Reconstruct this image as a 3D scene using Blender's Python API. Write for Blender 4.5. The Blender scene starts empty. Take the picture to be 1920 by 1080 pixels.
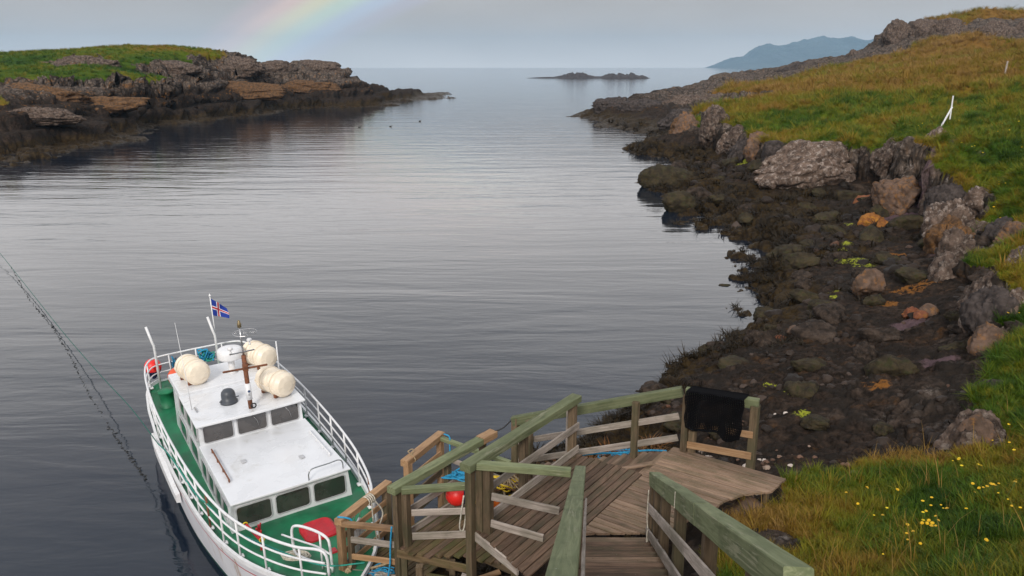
import bpy, bmesh, math, random
import numpy as np
from mathutils import Vector, Matrix
random.seed(7); RNG = np.random.default_rng(11)
SC = bpy.context.scene
COL = SC.collection
R = math.radians

# ------------------------------------------------------------------ camera
cam_d = bpy.data.cameras.new('camera'); cam = bpy.data.objects.new('camera', cam_d); COL.objects.link(cam)
cam_d.sensor_width = 36.0; cam_d.lens = 36.0 * 1493 / 1920; cam_d.clip_start = 0.1; cam_d.clip_end = 100000
cam.location = (0, 0, 10); cam.rotation_euler = (R(90) - math.atan(415 / 1493), 0, 0)
SC.camera = cam

# ------------------------------------------------------------------ sky, sun, exposure
SUN_EL, SUN_AZ = R(31.6), R(189.6)          # azimuth from +Y towards +X
W = bpy.data.worlds.new('World'); SC.world = W; W.use_nodes = True
def build_world():
    nt = W.node_tree; nt.nodes.clear(); N = nt.nodes; K = nt.links
    out = N.new('ShaderNodeOutputWorld'); bg = N.new('ShaderNodeBackground'); K.new(bg.outputs[0], out.inputs[0])
    sky = N.new('ShaderNodeTexSky'); sky.sky_type = 'NISHITA'; sky.sun_disc = False
    sky.sun_elevation = SUN_EL; sky.sun_rotation = SUN_AZ; sky.dust_density = 4; sky.air_density = 1
    tc = N.new('ShaderNodeTexCoord'); sep = N.new('ShaderNodeSeparateXYZ'); K.new(tc.outputs['Generated'], sep.inputs[0])
    def math_(op, a, b=None, c=None, clamp=False):
        m = N.new('ShaderNodeMath'); m.operation = op; m.use_clamp = clamp
        for i, v in enumerate((a, b, c)):
            if v is None: continue
            if isinstance(v, (int, float)): m.inputs[i].default_value = v
            else: K.new(v, m.inputs[i])
        return m.outputs[0]
    def mix(f, a, b, t='MIX'):
        m = N.new('ShaderNodeMix'); m.data_type = 'RGBA'; m.blend_type = t
        for s, v in ((m.inputs[0], f), (m.inputs[6], a), (m.inputs[7], b)):
            if isinstance(v, (int, float)): s.default_value = v
            elif isinstance(v, tuple): s.default_value = v + (1,) if len(v) == 3 else v
            else: K.new(v, s)
        return m.outputs[2]
    # blue sky, far too bright at strength 1
    nis = mix(1.0, sky.outputs[0], (0.10, 0.10, 0.10), 'MULTIPLY')
    # the overcast layer: pale at the horizon, brighter towards the zenith as overcast skies are
    z = sep.outputs[2]; zc = math_('MAXIMUM', z, 0.0)
    ramp = N.new('ShaderNodeValToRGB'); K.new(zc, ramp.inputs[0])
    e = ramp.color_ramp.elements
    e[0].position = 0.0; e[0].color = (0.72, 0.69, 0.68, 1)
    e[1].position = 1.0; e[1].color = (0.72, 0.74, 0.79, 1)
    # a grey bank of rain low over the sea, brighter cloud above it
    for p, c in ((0.035, (0.50, 0.465, 0.445)), (0.09, (0.43, 0.40, 0.38)), (0.15, (1.38, 1.31, 1.27)), (0.26, (1.30, 1.25, 1.22)), (0.50, (0.72, 0.73, 0.77))):
        n = e.new(p); n.color = c + (1,)
    mp = N.new('ShaderNodeMapping'); mp.inputs['Scale'].default_value = (1.6, 1.6, 5.5); K.new(tc.outputs['Generated'], mp.inputs[0])
    nz = N.new('ShaderNodeTexNoise'); nz.inputs['Scale'].default_value = 2.2; nz.inputs['Detail'].default_value = 4; nz.inputs['Roughness'].default_value = 0.45
    K.new(mp.outputs[0], nz.inputs[0])
    cl = N.new('ShaderNodeMapRange'); K.new(nz.outputs[0], cl.inputs[0]); cl.inputs[1].default_value = 0.3; cl.inputs[2].default_value = 0.7; cl.inputs[3].default_value = 0.90; cl.inputs[4].default_value = 1.10
    comb = N.new('ShaderNodeCombineColor')
    for i in range(3): K.new(cl.outputs[0], comb.inputs[i])
    over = mix(1.0, ramp.outputs[0], comb.outputs[0], 'MULTIPLY')
    base = mix(0.93, nis, over)
    # rainbow: a ring round the point opposite the sun
    a = N.new('ShaderNodeVectorMath'); a.operation = 'DOT_PRODUCT'; K.new(tc.outputs['Generated'], a.inputs[0])
    anti = (-math.sin(SUN_AZ) * math.cos(SUN_EL), -math.cos(SUN_AZ) * math.cos(SUN_EL), -math.sin(SUN_EL))
    a.inputs[1].default_value = anti
    ang = math_('MULTIPLY', math_('ARCCOSINE', a.outputs['Value']), 180 / math.pi)
    t = math_('DIVIDE', math_('SUBTRACT', ang, 38.3), 6.0, clamp=True)
    rb = N.new('ShaderNodeValToRGB'); K.new(t, rb.inputs[0]); rb.color_ramp.interpolation = 'EASE'
    e = rb.color_ramp.elements; e[0].position = 0.0; e[0].color = (0, 0, 0, 1); e[1].position = 1.0; e[1].color = (0, 0, 0, 1)
    for p, c in ((0.13, (0.02, 0.03, 0.10)), (0.27, (0.03, 0.12, 0.25)), (0.42, (0.10, 0.24, 0.16)), (0.56, (0.26, 0.25, 0.07)), (0.70, (0.27, 0.12, 0.08)), (0.84, (0.10, 0.03, 0.04))):
        n = e.new(p); n.color = c + (1,)
    fade = N.new('ShaderNodeMapRange'); fade.interpolation_type = 'SMOOTHSTEP'; K.new(z, fade.inputs[0])
    fade.inputs[1].default_value = 0.0; fade.inputs[2].default_value = 0.075; fade.inputs[3].default_value = 0.55; fade.inputs[4].default_value = 1.0
    # the rain that shows it hangs only over the left of the bay
    rain = N.new('ShaderNodeMapRange'); rain.interpolation_type = 'SMOOTHSTEP'; K.new(sep.outputs[0], rain.inputs[0])
    rain.inputs[1].default_value = -0.08; rain.inputs[2].default_value = 0.10; rain.inputs[3].default_value = 1.0; rain.inputs[4].default_value = 0.0
    up = math_('MULTIPLY', math_('MULTIPLY', fade.outputs[0], rain.outputs[0]), 0.92)
    rbw = mix(up, (0, 0, 0), rb.outputs[0])
    tot = mix(1.0, base, rbw, 'ADD')
    K.new(tot, bg.inputs[0]); bg.inputs[1].default_value = 1.0
build_world()
sun_d = bpy.data.lights.new('sun', 'SUN'); sun = bpy.data.objects.new('sun', sun_d); COL.objects.link(sun)
sun_d.energy = 2.2; sun_d.angle = R(12); sun_d.color = (1.0, 0.95, 0.88)
sun.location = (0, -40, 60)
sun.rotation_euler = Vector((-math.sin(SUN_AZ) * math.cos(SUN_EL), -math.cos(SUN_AZ) * math.cos(SUN_EL), -math.sin(SUN_EL))).to_track_quat('-Z', 'Y').to_euler()
SC.view_settings.view_transform = 'Standard'; SC.view_settings.look = 'None'
SC.view_settings.exposure = 0.12; SC.view_settings.gamma = 1.0; SC.view_settings.use_curve_mapping = False
SC.render.engine = 'CYCLES'
SC.cycles.max_bounces = 6; SC.cycles.diffuse_bounces = 3; SC.cycles.glossy_bounces = 3; SC.cycles.volume_bounces = 1
SC.cycles.transparent_max_bounces = 6; SC.cycles.use_denoising = True

# ------------------------------------------------------------------ helpers: scene
OFF = {}
def tag(o, label=None, cat=None, group=None, kind=None):
    if label: o['label'] = label
    if cat: o['category'] = cat
    if group: o['group'] = group
    if kind: o['kind'] = kind
    return o
def thing(name, label, cat, loc=(0, 0, 0), group=None):
    o = bpy.data.objects.new(name, None); o.empty_display_size = 0.2; COL.objects.link(o); o.location = loc
    OFF[o.name] = Vector(loc)
    return tag(o, label, cat, group)
def link(o, parent=None):
    COL.objects.link(o)
    if parent is not None:
        o.parent = parent; OFF[o.name] = OFF.get(parent.name, Vector((0, 0, 0)))
    else: OFF[o.name] = Vector((0, 0, 0))
    return o
def mesh_obj(name, V, F, mat, parent=None, smooth=False, mats=None, mi=None):
    """V in world coordinates (or in the frame of a turned parent)"""
    m = bpy.data.meshes.new(name)
    off = OFF.get(parent.name, Vector((0, 0, 0))) if parent is not None else Vector((0, 0, 0))
    m.from_pydata([(v[0] - off.x, v[1] - off.y, v[2] - off.z) for v in V], [], F); m.update()
    for k in (mats or [mat]): m.materials.append(k)
    if mi is not None: m.polygons.foreach_set('material_index', mi)
    if smooth: m.polygons.foreach_set('use_smooth', [True] * len(m.polygons))
    return link(bpy.data.objects.new(name, m), parent)
def top_mesh(name, V, F, mat, loc, **k):
    """a one-mesh thing with its origin at loc"""
    o = mesh_obj(name, [(v[0] - loc[0], v[1] - loc[1], v[2] - loc[2]) for v in V], F, mat, None, **k)
    o.location = loc
    return o
def frame(p0, p1, up=(0, 0, 1)):
    x = (Vector(p1) - Vector(p0)); L = x.length; x.normalize(); u = Vector(up)
    y = u.cross(x)
    if y.length < 1e-4: y = Vector((0, 1, 0)).cross(x)
    if y.length < 1e-4: y = Vector((1, 0, 0)).cross(x)
    y.normalize(); z = x.cross(y)
    return Matrix((x, y, z)).transposed(), L
def beam(name, p0, p1, w, h, mat, parent=None, up=(0, 0, 1), ch=0.008, wob=0.0, taper=0.0, skew=(0, 0)):
    """chamfered timber from p0 to p1 (axis = centre), w across, h along up; own axes so that grain follows it"""
    M, L = frame(p0, p1, up)
    ch = min(ch, w * .3, h * .3); V = []; F = []; n = 4 if wob else 2
    for i in range(n):
        x = L * i / (n - 1); dy = random.uniform(-wob, wob) if 0 < i < n - 1 else 0; dz = random.uniform(-wob, wob) if 0 < i < n - 1 else 0
        a = w / 2 * (1 - taper * i / (n - 1)); b = h / 2
        for (y, z) in ((a, -b + ch), (a, b - ch), (a - ch, b), (-a + ch, b), (-a, b - ch), (-a, -b + ch), (-a + ch, -b), (a - ch, -b)):
            V.append((x + (y * skew[0] if i == 0 else y * skew[1] if i == n - 1 else 0), y + dy, z + dz))
    for i in range(n - 1):
        for k in range(8):
            F.append((i * 8 + k, i * 8 + (k + 1) % 8, i * 8 + 8 + (k + 1) % 8, i * 8 + 8 + k))
    F.append(tuple(range(7, -1, -1))); F.append(tuple((n - 1) * 8 + k for k in range(8)))
    m = bpy.data.meshes.new(name); m.from_pydata(V, [], [f[::-1] for f in F]); m.update(); m.materials.append(mat)
    o = link(bpy.data.objects.new(name, m), parent)
    off = OFF.get(parent.name, Vector((0, 0, 0))) if parent is not None else Vector((0, 0, 0))
    o.location = Vector(p0) - off; o.rotation_euler = M.to_euler()
    return o
def smooth_path(P, n=8, closed=False):
    P = [Vector(p) for p in P]; out = []; k = len(P)
    if k < 3: 
        return [P[0].lerp(P[-1], i / n) for i in range(n + 1)]
    segs = k if closed else k - 1
    for i in range(segs):
        a = P[(i - 1) % k] if (closed or i > 0) else P[0] * 2 - P[1]
        b = P[i]; c = P[(i + 1) % k]; d = P[(i + 2) % k] if (closed or i + 2 < k) else P[-1] * 2 - P[-2]
        for j in range(n):
            t = j / n
            out.append(0.5 * ((2 * b) + (c - a) * t + (2 * a - 5 * b + 4 * c - d) * t * t + (3 * b - a - 3 * c + d) * t ** 3))
    if not closed: out.append(P[-1])
    return out
def tube_geo(P, r, sides=8, closed=False, caps=True):
    P = [Vector(p) for p in P]; n = len(P); V = []; F = []
    T = []
    for i in range(n):
        a = P[(i - 1) % n] if (closed or i > 0) else P[i]; b = P[(i + 1) % n] if (closed or i < n - 1) else P[i]
        t = b - a; T.append(t.normalized() if t.length > 1e-9 else Vector((0, 0, 1)))
    u = T[0].orthogonal().normalized()
    for i in range(n):
        u = (u - T[i] * u.dot(T[i]));  u = u.normalized() if u.length > 1e-6 else T[i].orthogonal().normalized()
        w = T[i].cross(u); rr = r[i] if isinstance(r, (list, tuple)) else r
        for k in range(sides):
            a = 2 * math.pi * k / sides; V.append(P[i] + (u * math.cos(a) + w * math.sin(a)) * rr)
    for i in range(n if closed else n - 1):
        j = (i + 1) % n
        for k in range(sides):
            F.append((i * sides + k, i * sides + (k + 1) % sides, j * sides + (k + 1) % sides, j * sides + k))
    if caps and not closed:
        F.append(tuple(range(sides - 1, -1, -1))); F.append(tuple((n - 1) * sides + k for k in range(sides)))
    return V, F
def tube(name, P, r, mat, parent=None, sides=8, closed=False):
    V, F = tube_geo(P, r, sides, closed)
    return mesh_obj(name, V, F, mat, parent, smooth=True)
def merge(geos):
    V = []; F = []
    for v, f in geos:
        o = len(V); V += list(v); F += [tuple(i + o for i in q) for q in f]
    return V, F
def box_geo(c, s, M=None, ch=0.01):
    """chamfered box, centre c, full size s"""
    x, y, z = s[0] / 2, s[1] / 2, s[2] / 2; ch = min(ch, x * .45, y * .45, z * .45); V = []
    for sx in (-1, 1):
        for sy in (-1, 1):
            for sz in (-1, 1):
                V += [Vector((sx * (x - ch), sy * (y - ch), sz * z)), Vector((sx * (x - ch), sy * y, sz * (z - ch))), Vector((sx * x, sy * (y - ch), sz * (z - ch)))]
    bm = bmesh.new(); vs = [bm.verts.new(v) for v in V]; bmesh.ops.convex_hull(bm, input=vs); bm.normal_update()
    bmesh.ops.dissolve_limit(bm, angle_limit=0.02, verts=bm.verts, edges=bm.edges)
    bm.verts.index_update(); V = [v.co.copy() for v in bm.verts]; F = [tuple(v.index for v in f.verts) for f in bm.faces]; bm.free()
    c = Vector(c)
    return [(M @ v if M else v) + c for v in V], F
def lathe_geo(prof, c=(0, 0, 0), M=None, n=20):
    V = []; F = []; c = Vector(c)
    for r, z in prof:
        for k in range(n):
            a = 2 * math.pi * k / n; v = Vector((r * math.cos(a), r * math.sin(a), z)); V.append((M @ v if M else v) + c)
    for i in range(len(prof) - 1):
        for k in range(n): F.append((i * n + k, i * n + (k + 1) % n, (i + 1) * n + (k + 1) % n, (i + 1) * n + k))
    F.append(tuple(range(n - 1, -1, -1))); F.append(tuple((len(prof) - 1) * n + k for k in range(n)))
    return V, F

# ------------------------------------------------------------------ helpers: noise in numpy
_perm = np.random.default_rng(3).permutation(256).astype(np.int32); _perm = np.concatenate([_perm, _perm, _perm])
_g = np.random.default_rng(4).normal(size=(256, 3)).astype(np.float32); _g /= np.linalg.norm(_g, axis=1, keepdims=True)
def perlin(P):
    P = P.astype(np.float64); I = np.floor(P).astype(np.int64); f = (P - I).astype(np.float32); I = (I & 255).astype(np.int32)
    u = f * f * f * (f * (f * 6 - 15) + 10); out = 0
    for dx in (0, 1):
        wx = u[:, 0] if dx else 1 - u[:, 0]; A = _perm[I[:, 0] + dx]
        for dy in (0, 1):
            wy = u[:, 1] if dy else 1 - u[:, 1]; B = _perm[A + I[:, 1] + dy]
            for dz in (0, 1):
                wz = u[:, 2] if dz else 1 - u[:, 2]; h = _perm[B + I[:, 2] + dz]; g = _g[h]
                out = out + wx * wy * wz * (g[:, 0] * (f[:, 0] - dx) + g[:, 1] * (f[:, 1] - dy) + g[:, 2] * (f[:, 2] - dz))
    return out * 1.5
def fbm(P, octv=4, gain=0.5, lac=2.03, ridged=False):
    a = 1.0; s = 0; t = 0
    for i in range(octv):
        n = perlin(P + i * 17.3)
        if ridged: n = 1 - 2 * np.abs(n)
        s = s + a * n; t += a; a *= gain; P = P * lac
    return s / t
def worley(P):
    """distance to the nearest and second nearest feature point, and a random number for the cell"""
    I = np.floor(P).astype(np.int64); f = P - I; d1 = np.full(len(P), 9.0); d2 = np.full(len(P), 9.0); cid = np.zeros(len(P))
    for dx in (-1, 0, 1):
        for dy in (-1, 0, 1):
            for dz in (-1, 0, 1):
                h = _perm[_perm[_perm[(I[:, 0] + dx) & 255] + ((I[:, 1] + dy) & 255)] + ((I[:, 2] + dz) & 255)]
                q = np.stack([dx + ((h * 7) % 251) / 251.0 - f[:, 0], dy + ((h * 13) % 241) / 241.0 - f[:, 1], dz + ((h * 29) % 239) / 239.0 - f[:, 2]], 1)
                d = (q * q).sum(1); c = d < d1
                d2 = np.where(c, d1, np.minimum(d2, d)); cid = np.where(c, h / 255.0, cid); d1 = np.where(c, d, d1)
    return np.sqrt(d1), np.sqrt(d2), cid
def sstep(a, b, x):
    t = np.clip((x - a) / (b - a), 0, 1); return t * t * (3 - 2 * t)

# ------------------------------------------------------------------ helpers: materials
def mat(name):
    m = bpy.data.materials.new(name); m.use_nodes = True; nt = m.node_tree
    b = nt.nodes['Principled BSDF']
    return m, nt, b
class NB:
    """small node builder"""
    def __init__(s, nt): s.nt = nt; s.N = nt.nodes; s.K = nt.links
    def put(s, sock, v):
        if v is None: return
        if isinstance(v, (int, float)): sock.default_value = v
        elif isinstance(v, tuple): sock.default_value = (v + (1,)) if (len(v) == 3 and sock.type == 'RGBA') else v
        else: s.K.new(v, sock)
    def m(s, op, a, b=None, c=None, clamp=False):
        n = s.N.new('ShaderNodeMath'); n.operation = op; n.use_clamp = clamp
        for i, v in enumerate((a, b, c)): s.put(n.inputs[i], v)
        return n.outputs[0]
    def mix(s, f, a, b, t='MIX'):
        n = s.N.new('ShaderNodeMix'); n.data_type = 'RGBA'; n.blend_type = t
        s.put(n.inputs[0], f); s.put(n.inputs[6], a); s.put(n.inputs[7], b); return n.outputs[2]
    def rng(s, v, a, b, c=0.0, d=1.0, smooth=True):
        n = s.N.new('ShaderNodeMapRange'); n.interpolation_type = 'SMOOTHSTEP' if smooth else 'LINEAR'
        s.put(n.inputs[0], v)
        for i, q in enumerate((a, b, c, d)): n.inputs[i + 1].default_value = q
        return n.outputs[0]
    def coord(s, kind='Object', scale=(1, 1, 1), rot=(0, 0, 0)):
        t = s.N.new('ShaderNodeTexCoord'); mp = s.N.new('ShaderNodeMapping'); s.K.new(t.outputs[kind], mp.inputs[0])
        mp.inputs['Scale'].default_value = scale; mp.inputs['Rotation'].default_value = rot; return mp.outputs[0]
    def noise(s, co, scale, detail=4, rough=0.55, dist=0.0, col=False):
        n = s.N.new('ShaderNodeTexNoise'); s.put(n.inputs['Vector'], co); s.put(n.inputs['Scale'], scale); n.inputs['Detail'].default_value = detail
        n.inputs['Roughness'].default_value = rough; n.inputs['Distortion'].default_value = dist
        return n.outputs[1 if col else 0]
    def voro(s, co, scale, feat='F1', out='Distance'):
        n = s.N.new('ShaderNodeTexVoronoi'); n.feature = feat; s.put(n.inputs['Vector'], co); n.inputs['Scale'].default_value = scale
        return n.outputs[out]
    def attr(s, name, kind='GEOMETRY', out='Fac'):
        n = s.N.new('ShaderNodeAttribute'); n.attribute_name = name; n.attribute_type = kind; return n.outputs[out]
    def ramp(s, f, stops, interp='LINEAR'):
        n = s.N.new('ShaderNodeValToRGB'); s.put(n.inputs[0], f); e = n.color_ramp.elements; n.color_ramp.interpolation = interp
        e[0].position, e[0].color = stops[0][0], stops[0][1] + (1,); e[1].position, e[1].color = stops[-1][0], stops[-1][1] + (1,)
        for p, c in stops[1:-1]: q = e.new(p); q.color = c + (1,)
        return n.outputs[0]
    def bump(s, h, strength=0.3, dist=0.02, normal=None):
        n = s.N.new('ShaderNodeBump'); s.put(n.inputs['Height'], h); n.inputs['Strength'].default_value = strength; n.inputs['Distance'].default_value = dist
        if normal is not None: s.K.new(normal, n.inputs['Normal'])
        return n.outputs[0]
    def rand(s):
        return s.N.new('ShaderNodeObjectInfo').outputs['Random']
def simple(name, col, rough=0.5, metal=0.0, var=0.12, scale=6.0, dirt=None, coat=0.0, bump=0.0, spec=0.5):
    """painted or plain surface with mottling and a little dirt"""
    m, nt, b = mat(name); B = NB(nt); co = B.coord()
    n = B.noise(co, scale, 5); c = B.mix(B.rng(n, .3, .7), tuple(x * (1 - var) for x in col), tuple(min(1, x * (1 + var * .6)) for x in col))
    if dirt: c = B.mix(B.rng(B.noise(co, scale * .7, 6, .65, 1.0), .55, .8, 0, .7), c, dirt)
    b.inputs['Base Color'].default_value = col + (1,); nt.links.new(c, b.inputs['Base Color'])
    nt.links.new(B.rng(n, .2, .8, max(.02, rough - .1), min(1, rough + .12)), b.inputs['Roughness']); b.inputs['Metallic'].default_value = metal
    b.inputs['Coat Weight'].default_value = coat; b.inputs['Specular IOR Level'].default_value = spec
    if bump: nt.links.new(B.bump(B.noise(co, scale * 6, 3), bump, .01), b.inputs['Normal'])
    return m
R_CTRL=[(1.16,19.71,0,-1),(2.93,21.15,0,-1),(4.5,22.87,0,-1),(4.93,24.48,0,-1),(6.34,26.1,0,-1),(7.88,27.74,0,-1),(10.05,30.73,0,-1),(10.57,33.77,0,-1),(11.17,36.93,0,-1),(12.51,40.11,0,-1),(14.44,43.84,0,-1),(13.95,47.48,0,-1),(13.42,52.68,0,-1),(13.07,56.79,0,-1),(13.06,64.24,0,-1),(14.58,73.81,0,-1),(19.57,89.13,0,-1),(20.69,105.89,0,-1),(19.93,125.89,0,-1),(15.16,139.55,0,-1),(16.4,158.06,0,-1),(21,186.44,0,-1),(4.65,18.73,1.1,-1),(5.68,21.27,0.9,-1),(6.1,18.2,1.5,-1),(6.53,16.49,1.9,-1),(5.4,14.9,2.2,-1),(7.35,15.63,2.2,-1),(8.51,15.27,2.5,-1),(8.46,19.87,1.5,-1),(9.87,19.89,1.8,-1),(10.4,18,2.3,-1),(7.77,23.63,0.8,-1),(10.13,24.55,1,-1),(11.92,24.75,1.3,-1),(13.05,23.61,1.7,-1),(12.04,20.04,2.2,-1),(10.48,29.22,0.6,-1),(13.74,30.77,1,-1),(15.59,29.41,1.4,-1),(14.87,25.18,1.9,-1),(12.73,36.04,0.5,-1),(15.79,36.9,0.8,-1),(18.02,35.3,1.2,-1),(18.8,32.76,1.6,-1),(16.56,44.84,0.4,-1),(18.52,42.28,0.8,-1),(21.03,41.57,1.1,-1),(20.97,37.26,1.5,-1),(15.89,50.84,0.35,-1),(20.08,52.92,0.5,-1),(23.06,53.28,0.8,-1),(24.19,49.58,1.1,-1),(16.74,65.61,0.45,-1),(18.67,63.21,0.8,-1),(19.19,79.95,0.5,-1),(17.97,57.88,0.4,-1),(20.73,91.88,0.6,-1),(21.01,82,0.8,-1),(20.05,68.11,1,-1),(22.03,97,3.05,0),(23.04,90,4.48,0.5),(23.18,80,4.16,0.5),(22.06,68,3.62,0.5),(18.89,59.75,0.9,-1),(21.8,57.81,1,-1),(25.4,57.17,1.1,-1),(23.08,67,3.59,0.6),(26.14,66,4.54,0.7),(27.87,62,4.59,0.7),(26.05,54.78,1.1,-1),(25.85,52.46,1.3,-1),(26.75,58,4.07,0.5),(26.55,55,5.09,0.7),(22.1,42.96,1.4,-1),(22.41,41.04,1.5,-1),(22.53,39.23,1.6,-1),(20.75,35.3,1.7,-1),(23.36,47,5.9,0.2),(24.36,46,5.75,0.6),(24.12,43,4.6,0.6),(23.63,40,3.37,0.6),(21.92,36.5,2.44,0.6),(16.8,27.36,2,-1),(14.79,24,2.1,-1),(13.37,21.5,2.2,-1),(17.2,28,3.02,0.5),(13.99,21.6,4.31,0.5),(13.42,20.2,3.5,0.5),(9.72,15.9,2.7,-0.5),(8.57,13.56,2.9,-0.6),(7.89,12.97,3,0.3),(9.55,14.8,3.44,0.5),(9.19,13.9,3.4,0.6),(10.88,16.5,3.45,0.6),(8.47,12.9,3.35,0.7),(9.15,13.2,3.2,0.9),(10.02,14.5,3.34,0.9),(4.84,12.22,3.05,0.5),(5.96,12.49,3,0.8),(7.03,12.77,3,0.8),(4.84,10.66,3.35,0.7),(6.16,11.04,3.3,1),(7.12,11.02,3.5,1),(7.42,10.51,3.8,1),(4.97,9.4,3.65,1),(5.75,8.91,3.9,1),(6.18,8.47,4.2,1),(3.92,11.29,3.15,0.1),(3.74,10.24,3.35,-0.3),(3.3,10.9,3.2,0.2),(4.03,9.74,3.5,0),(5.36,13.92,2.6,-0.6),(6.02,13.53,2.75,-0.3),(7.02,13.74,2.75,0.1),(8.1,14.07,2.75,0.1),(21.77,34,3.19,1),(24.28,38,4.98,1),(25.62,42,4.17,1),(28.59,48,5.56,1),(32.7,52,6.21,1),(30.47,55,5.63,1),(32.57,62,6.08,1),(42.1,70,6.69,1),(32.13,66,5.4,1),(31.94,76,5.19,1),(28.37,80,4.94,1),(28.6,95,5.21,1),(27.56,108,4.55,0.7),(24.27,96,3.93,0.6),(38.7,110,6.2,1),(45.15,105,6.37,1),(51.43,100,6.86,1),(60.92,100,8.44,1),(47.76,150,6.24,1),(57.36,150,7.66,1),(71.82,150,8.6,1),(86.15,150,10,1),(98.7,160,12.48,1),(80.58,195,9.64,1),(95.42,195,11.57,1),(111.42,195,13.62,1),(20.53,170,3.05,-1),(27.71,185,3.85,-1),(37.53,180,3.79,-1),(28.97,130,2.61,-1),(26.64,140,1.59,-1),(21.9,145,0.83,-1),(23.11,130,0.52,-1),(37.04,135,4.05,-0.6),(48.24,190,4.04,-1),(56.86,190,4.4,-0.6),(42.42,225,3.94,-1),(64.31,225,4.65,-1),(65.29,262,7.22,-1),(74.55,262,8.04,-1),(81.65,258,9.2,-1),(92.35,256,11.59,-1),(103.74,252,12.97,-1),(115.66,250,13.87,-1),(74.69,240,5.95,-1),(85.53,232,8.12,-1),(95.83,225,10,-0.3),(105.89,222,10.97,-0.2),(62.08,255,4.42,-1),(103.94,238,14.12,-1),(111.92,240,18.72,-1),(117.51,236,19.14,-1),(121.14,233,19.6,-0.6),(115.07,244,20.94,-1),(125.52,226,18.76,-1),(132.29,228,19.8,-1),(136.83,226,20.13,-1),(133.58,236,22.29,-0.9),(141.04,236,22.58,-0.9),(105.55,235,14.79,-0.8),(140.09,224,18.95,-1),(102.31,236,14.09,-0.5),(108.13,228,15.63,0),(116.41,222,17.25,0.6),(122.57,215,15.71,0.2),(129.09,210,15.83,0),(104.13,247,13.67,-1),(113.68,250,21.81,-1),(119.83,248,23.22,-0.3),(125.16,240,22.5,0.8),(125.52,232,21.38,0.3),(140.23,246,26.36,1),(147.79,244,25.06,0.4),(152.51,240,23.22,0.5),(22.4,46.3,1.1,-1),(22.7,50.2,1,-1),(24.3,49.5,1.2,-1),(24,53,1.1,-1),(20.4,44.6,0.85,-1),(25,46,1.4,-1),(26,52.5,1.3,-1),(-3.6,11.2,0,-1),(-3,13,0,-1),(-1.6,16,0,-1),(-0.5,18,0,-1),(1,9.6,2.6,-1),(2,11.5,2.7,-1),(3.4,11.6,2.95,-1),(4.2,12.1,2.75,-1),(3.2,13.1,2.3,-1),(1,13,1.5,-1),(0,12,1.6,-1),(-1.5,11,1.5,-1),(-0.6,10.1,2.75,-1),(-0.6,9.3,3,-1),(-2.3,12.5,0.55,-1),(1.5,15.5,1,-1),(3,17,1,-1),(3,15,1.6,-1),(5,16,1.7,-1),(1.4,8,3.6,-1),(1.2,5,5.2,-1),(1,2,6.8,-1),(0.5,0,7.9,-1),(0,-4,8.2,-1),(-1.5,8,3.2,-1),(-2,5,5,-1),(-5,8,0,-1),(-9,5,-0.5,-1),(-6,2,2,-1),(3.2,10,3.3,0.2),(3.3,8.5,3.9,0.6),(5,5,6,1),(8,8,4.8,1),(12,5,7.2,1),(12,10,5.5,1),(16,15,6,1),(20,20,6.2,1),(25,28,6.5,1),(35,45,8,1),(50,70,9.5,1),(70,110,12,1),(90,150,14,1),(110,200,18,1),(140,240,20,0.6),(30,10,8,1),(60,40,10,1),(120,100,14,1),(200,200,20,1),(11,140,-1.4,-1),(10,160,-1.8,-1),(13,185,-1.8,-1),(12,122,-1.4,-1),(-12,10,-2,-1),(-7,16,-1.6,-1),(-2,21,-1.3,-1),(2,26,-1.5,-1),(5,33,-1.6,-1),(7,42,-1.6,-1),(7,60,-1.8,-1),(6,80,-2,-1),(12,75,-1.5,-1),(8,110,-2,-1),(4,140,-2.2,-1),(12,200,-2.5,-1),(0,240,-3,-1),(30,300,-2.5,-1),(80,320,-2,-1),(150,330,-2,-1),(220,340,-2,-1),(30,240,-1.5,-1),(45,262,-1,-1)]
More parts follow.
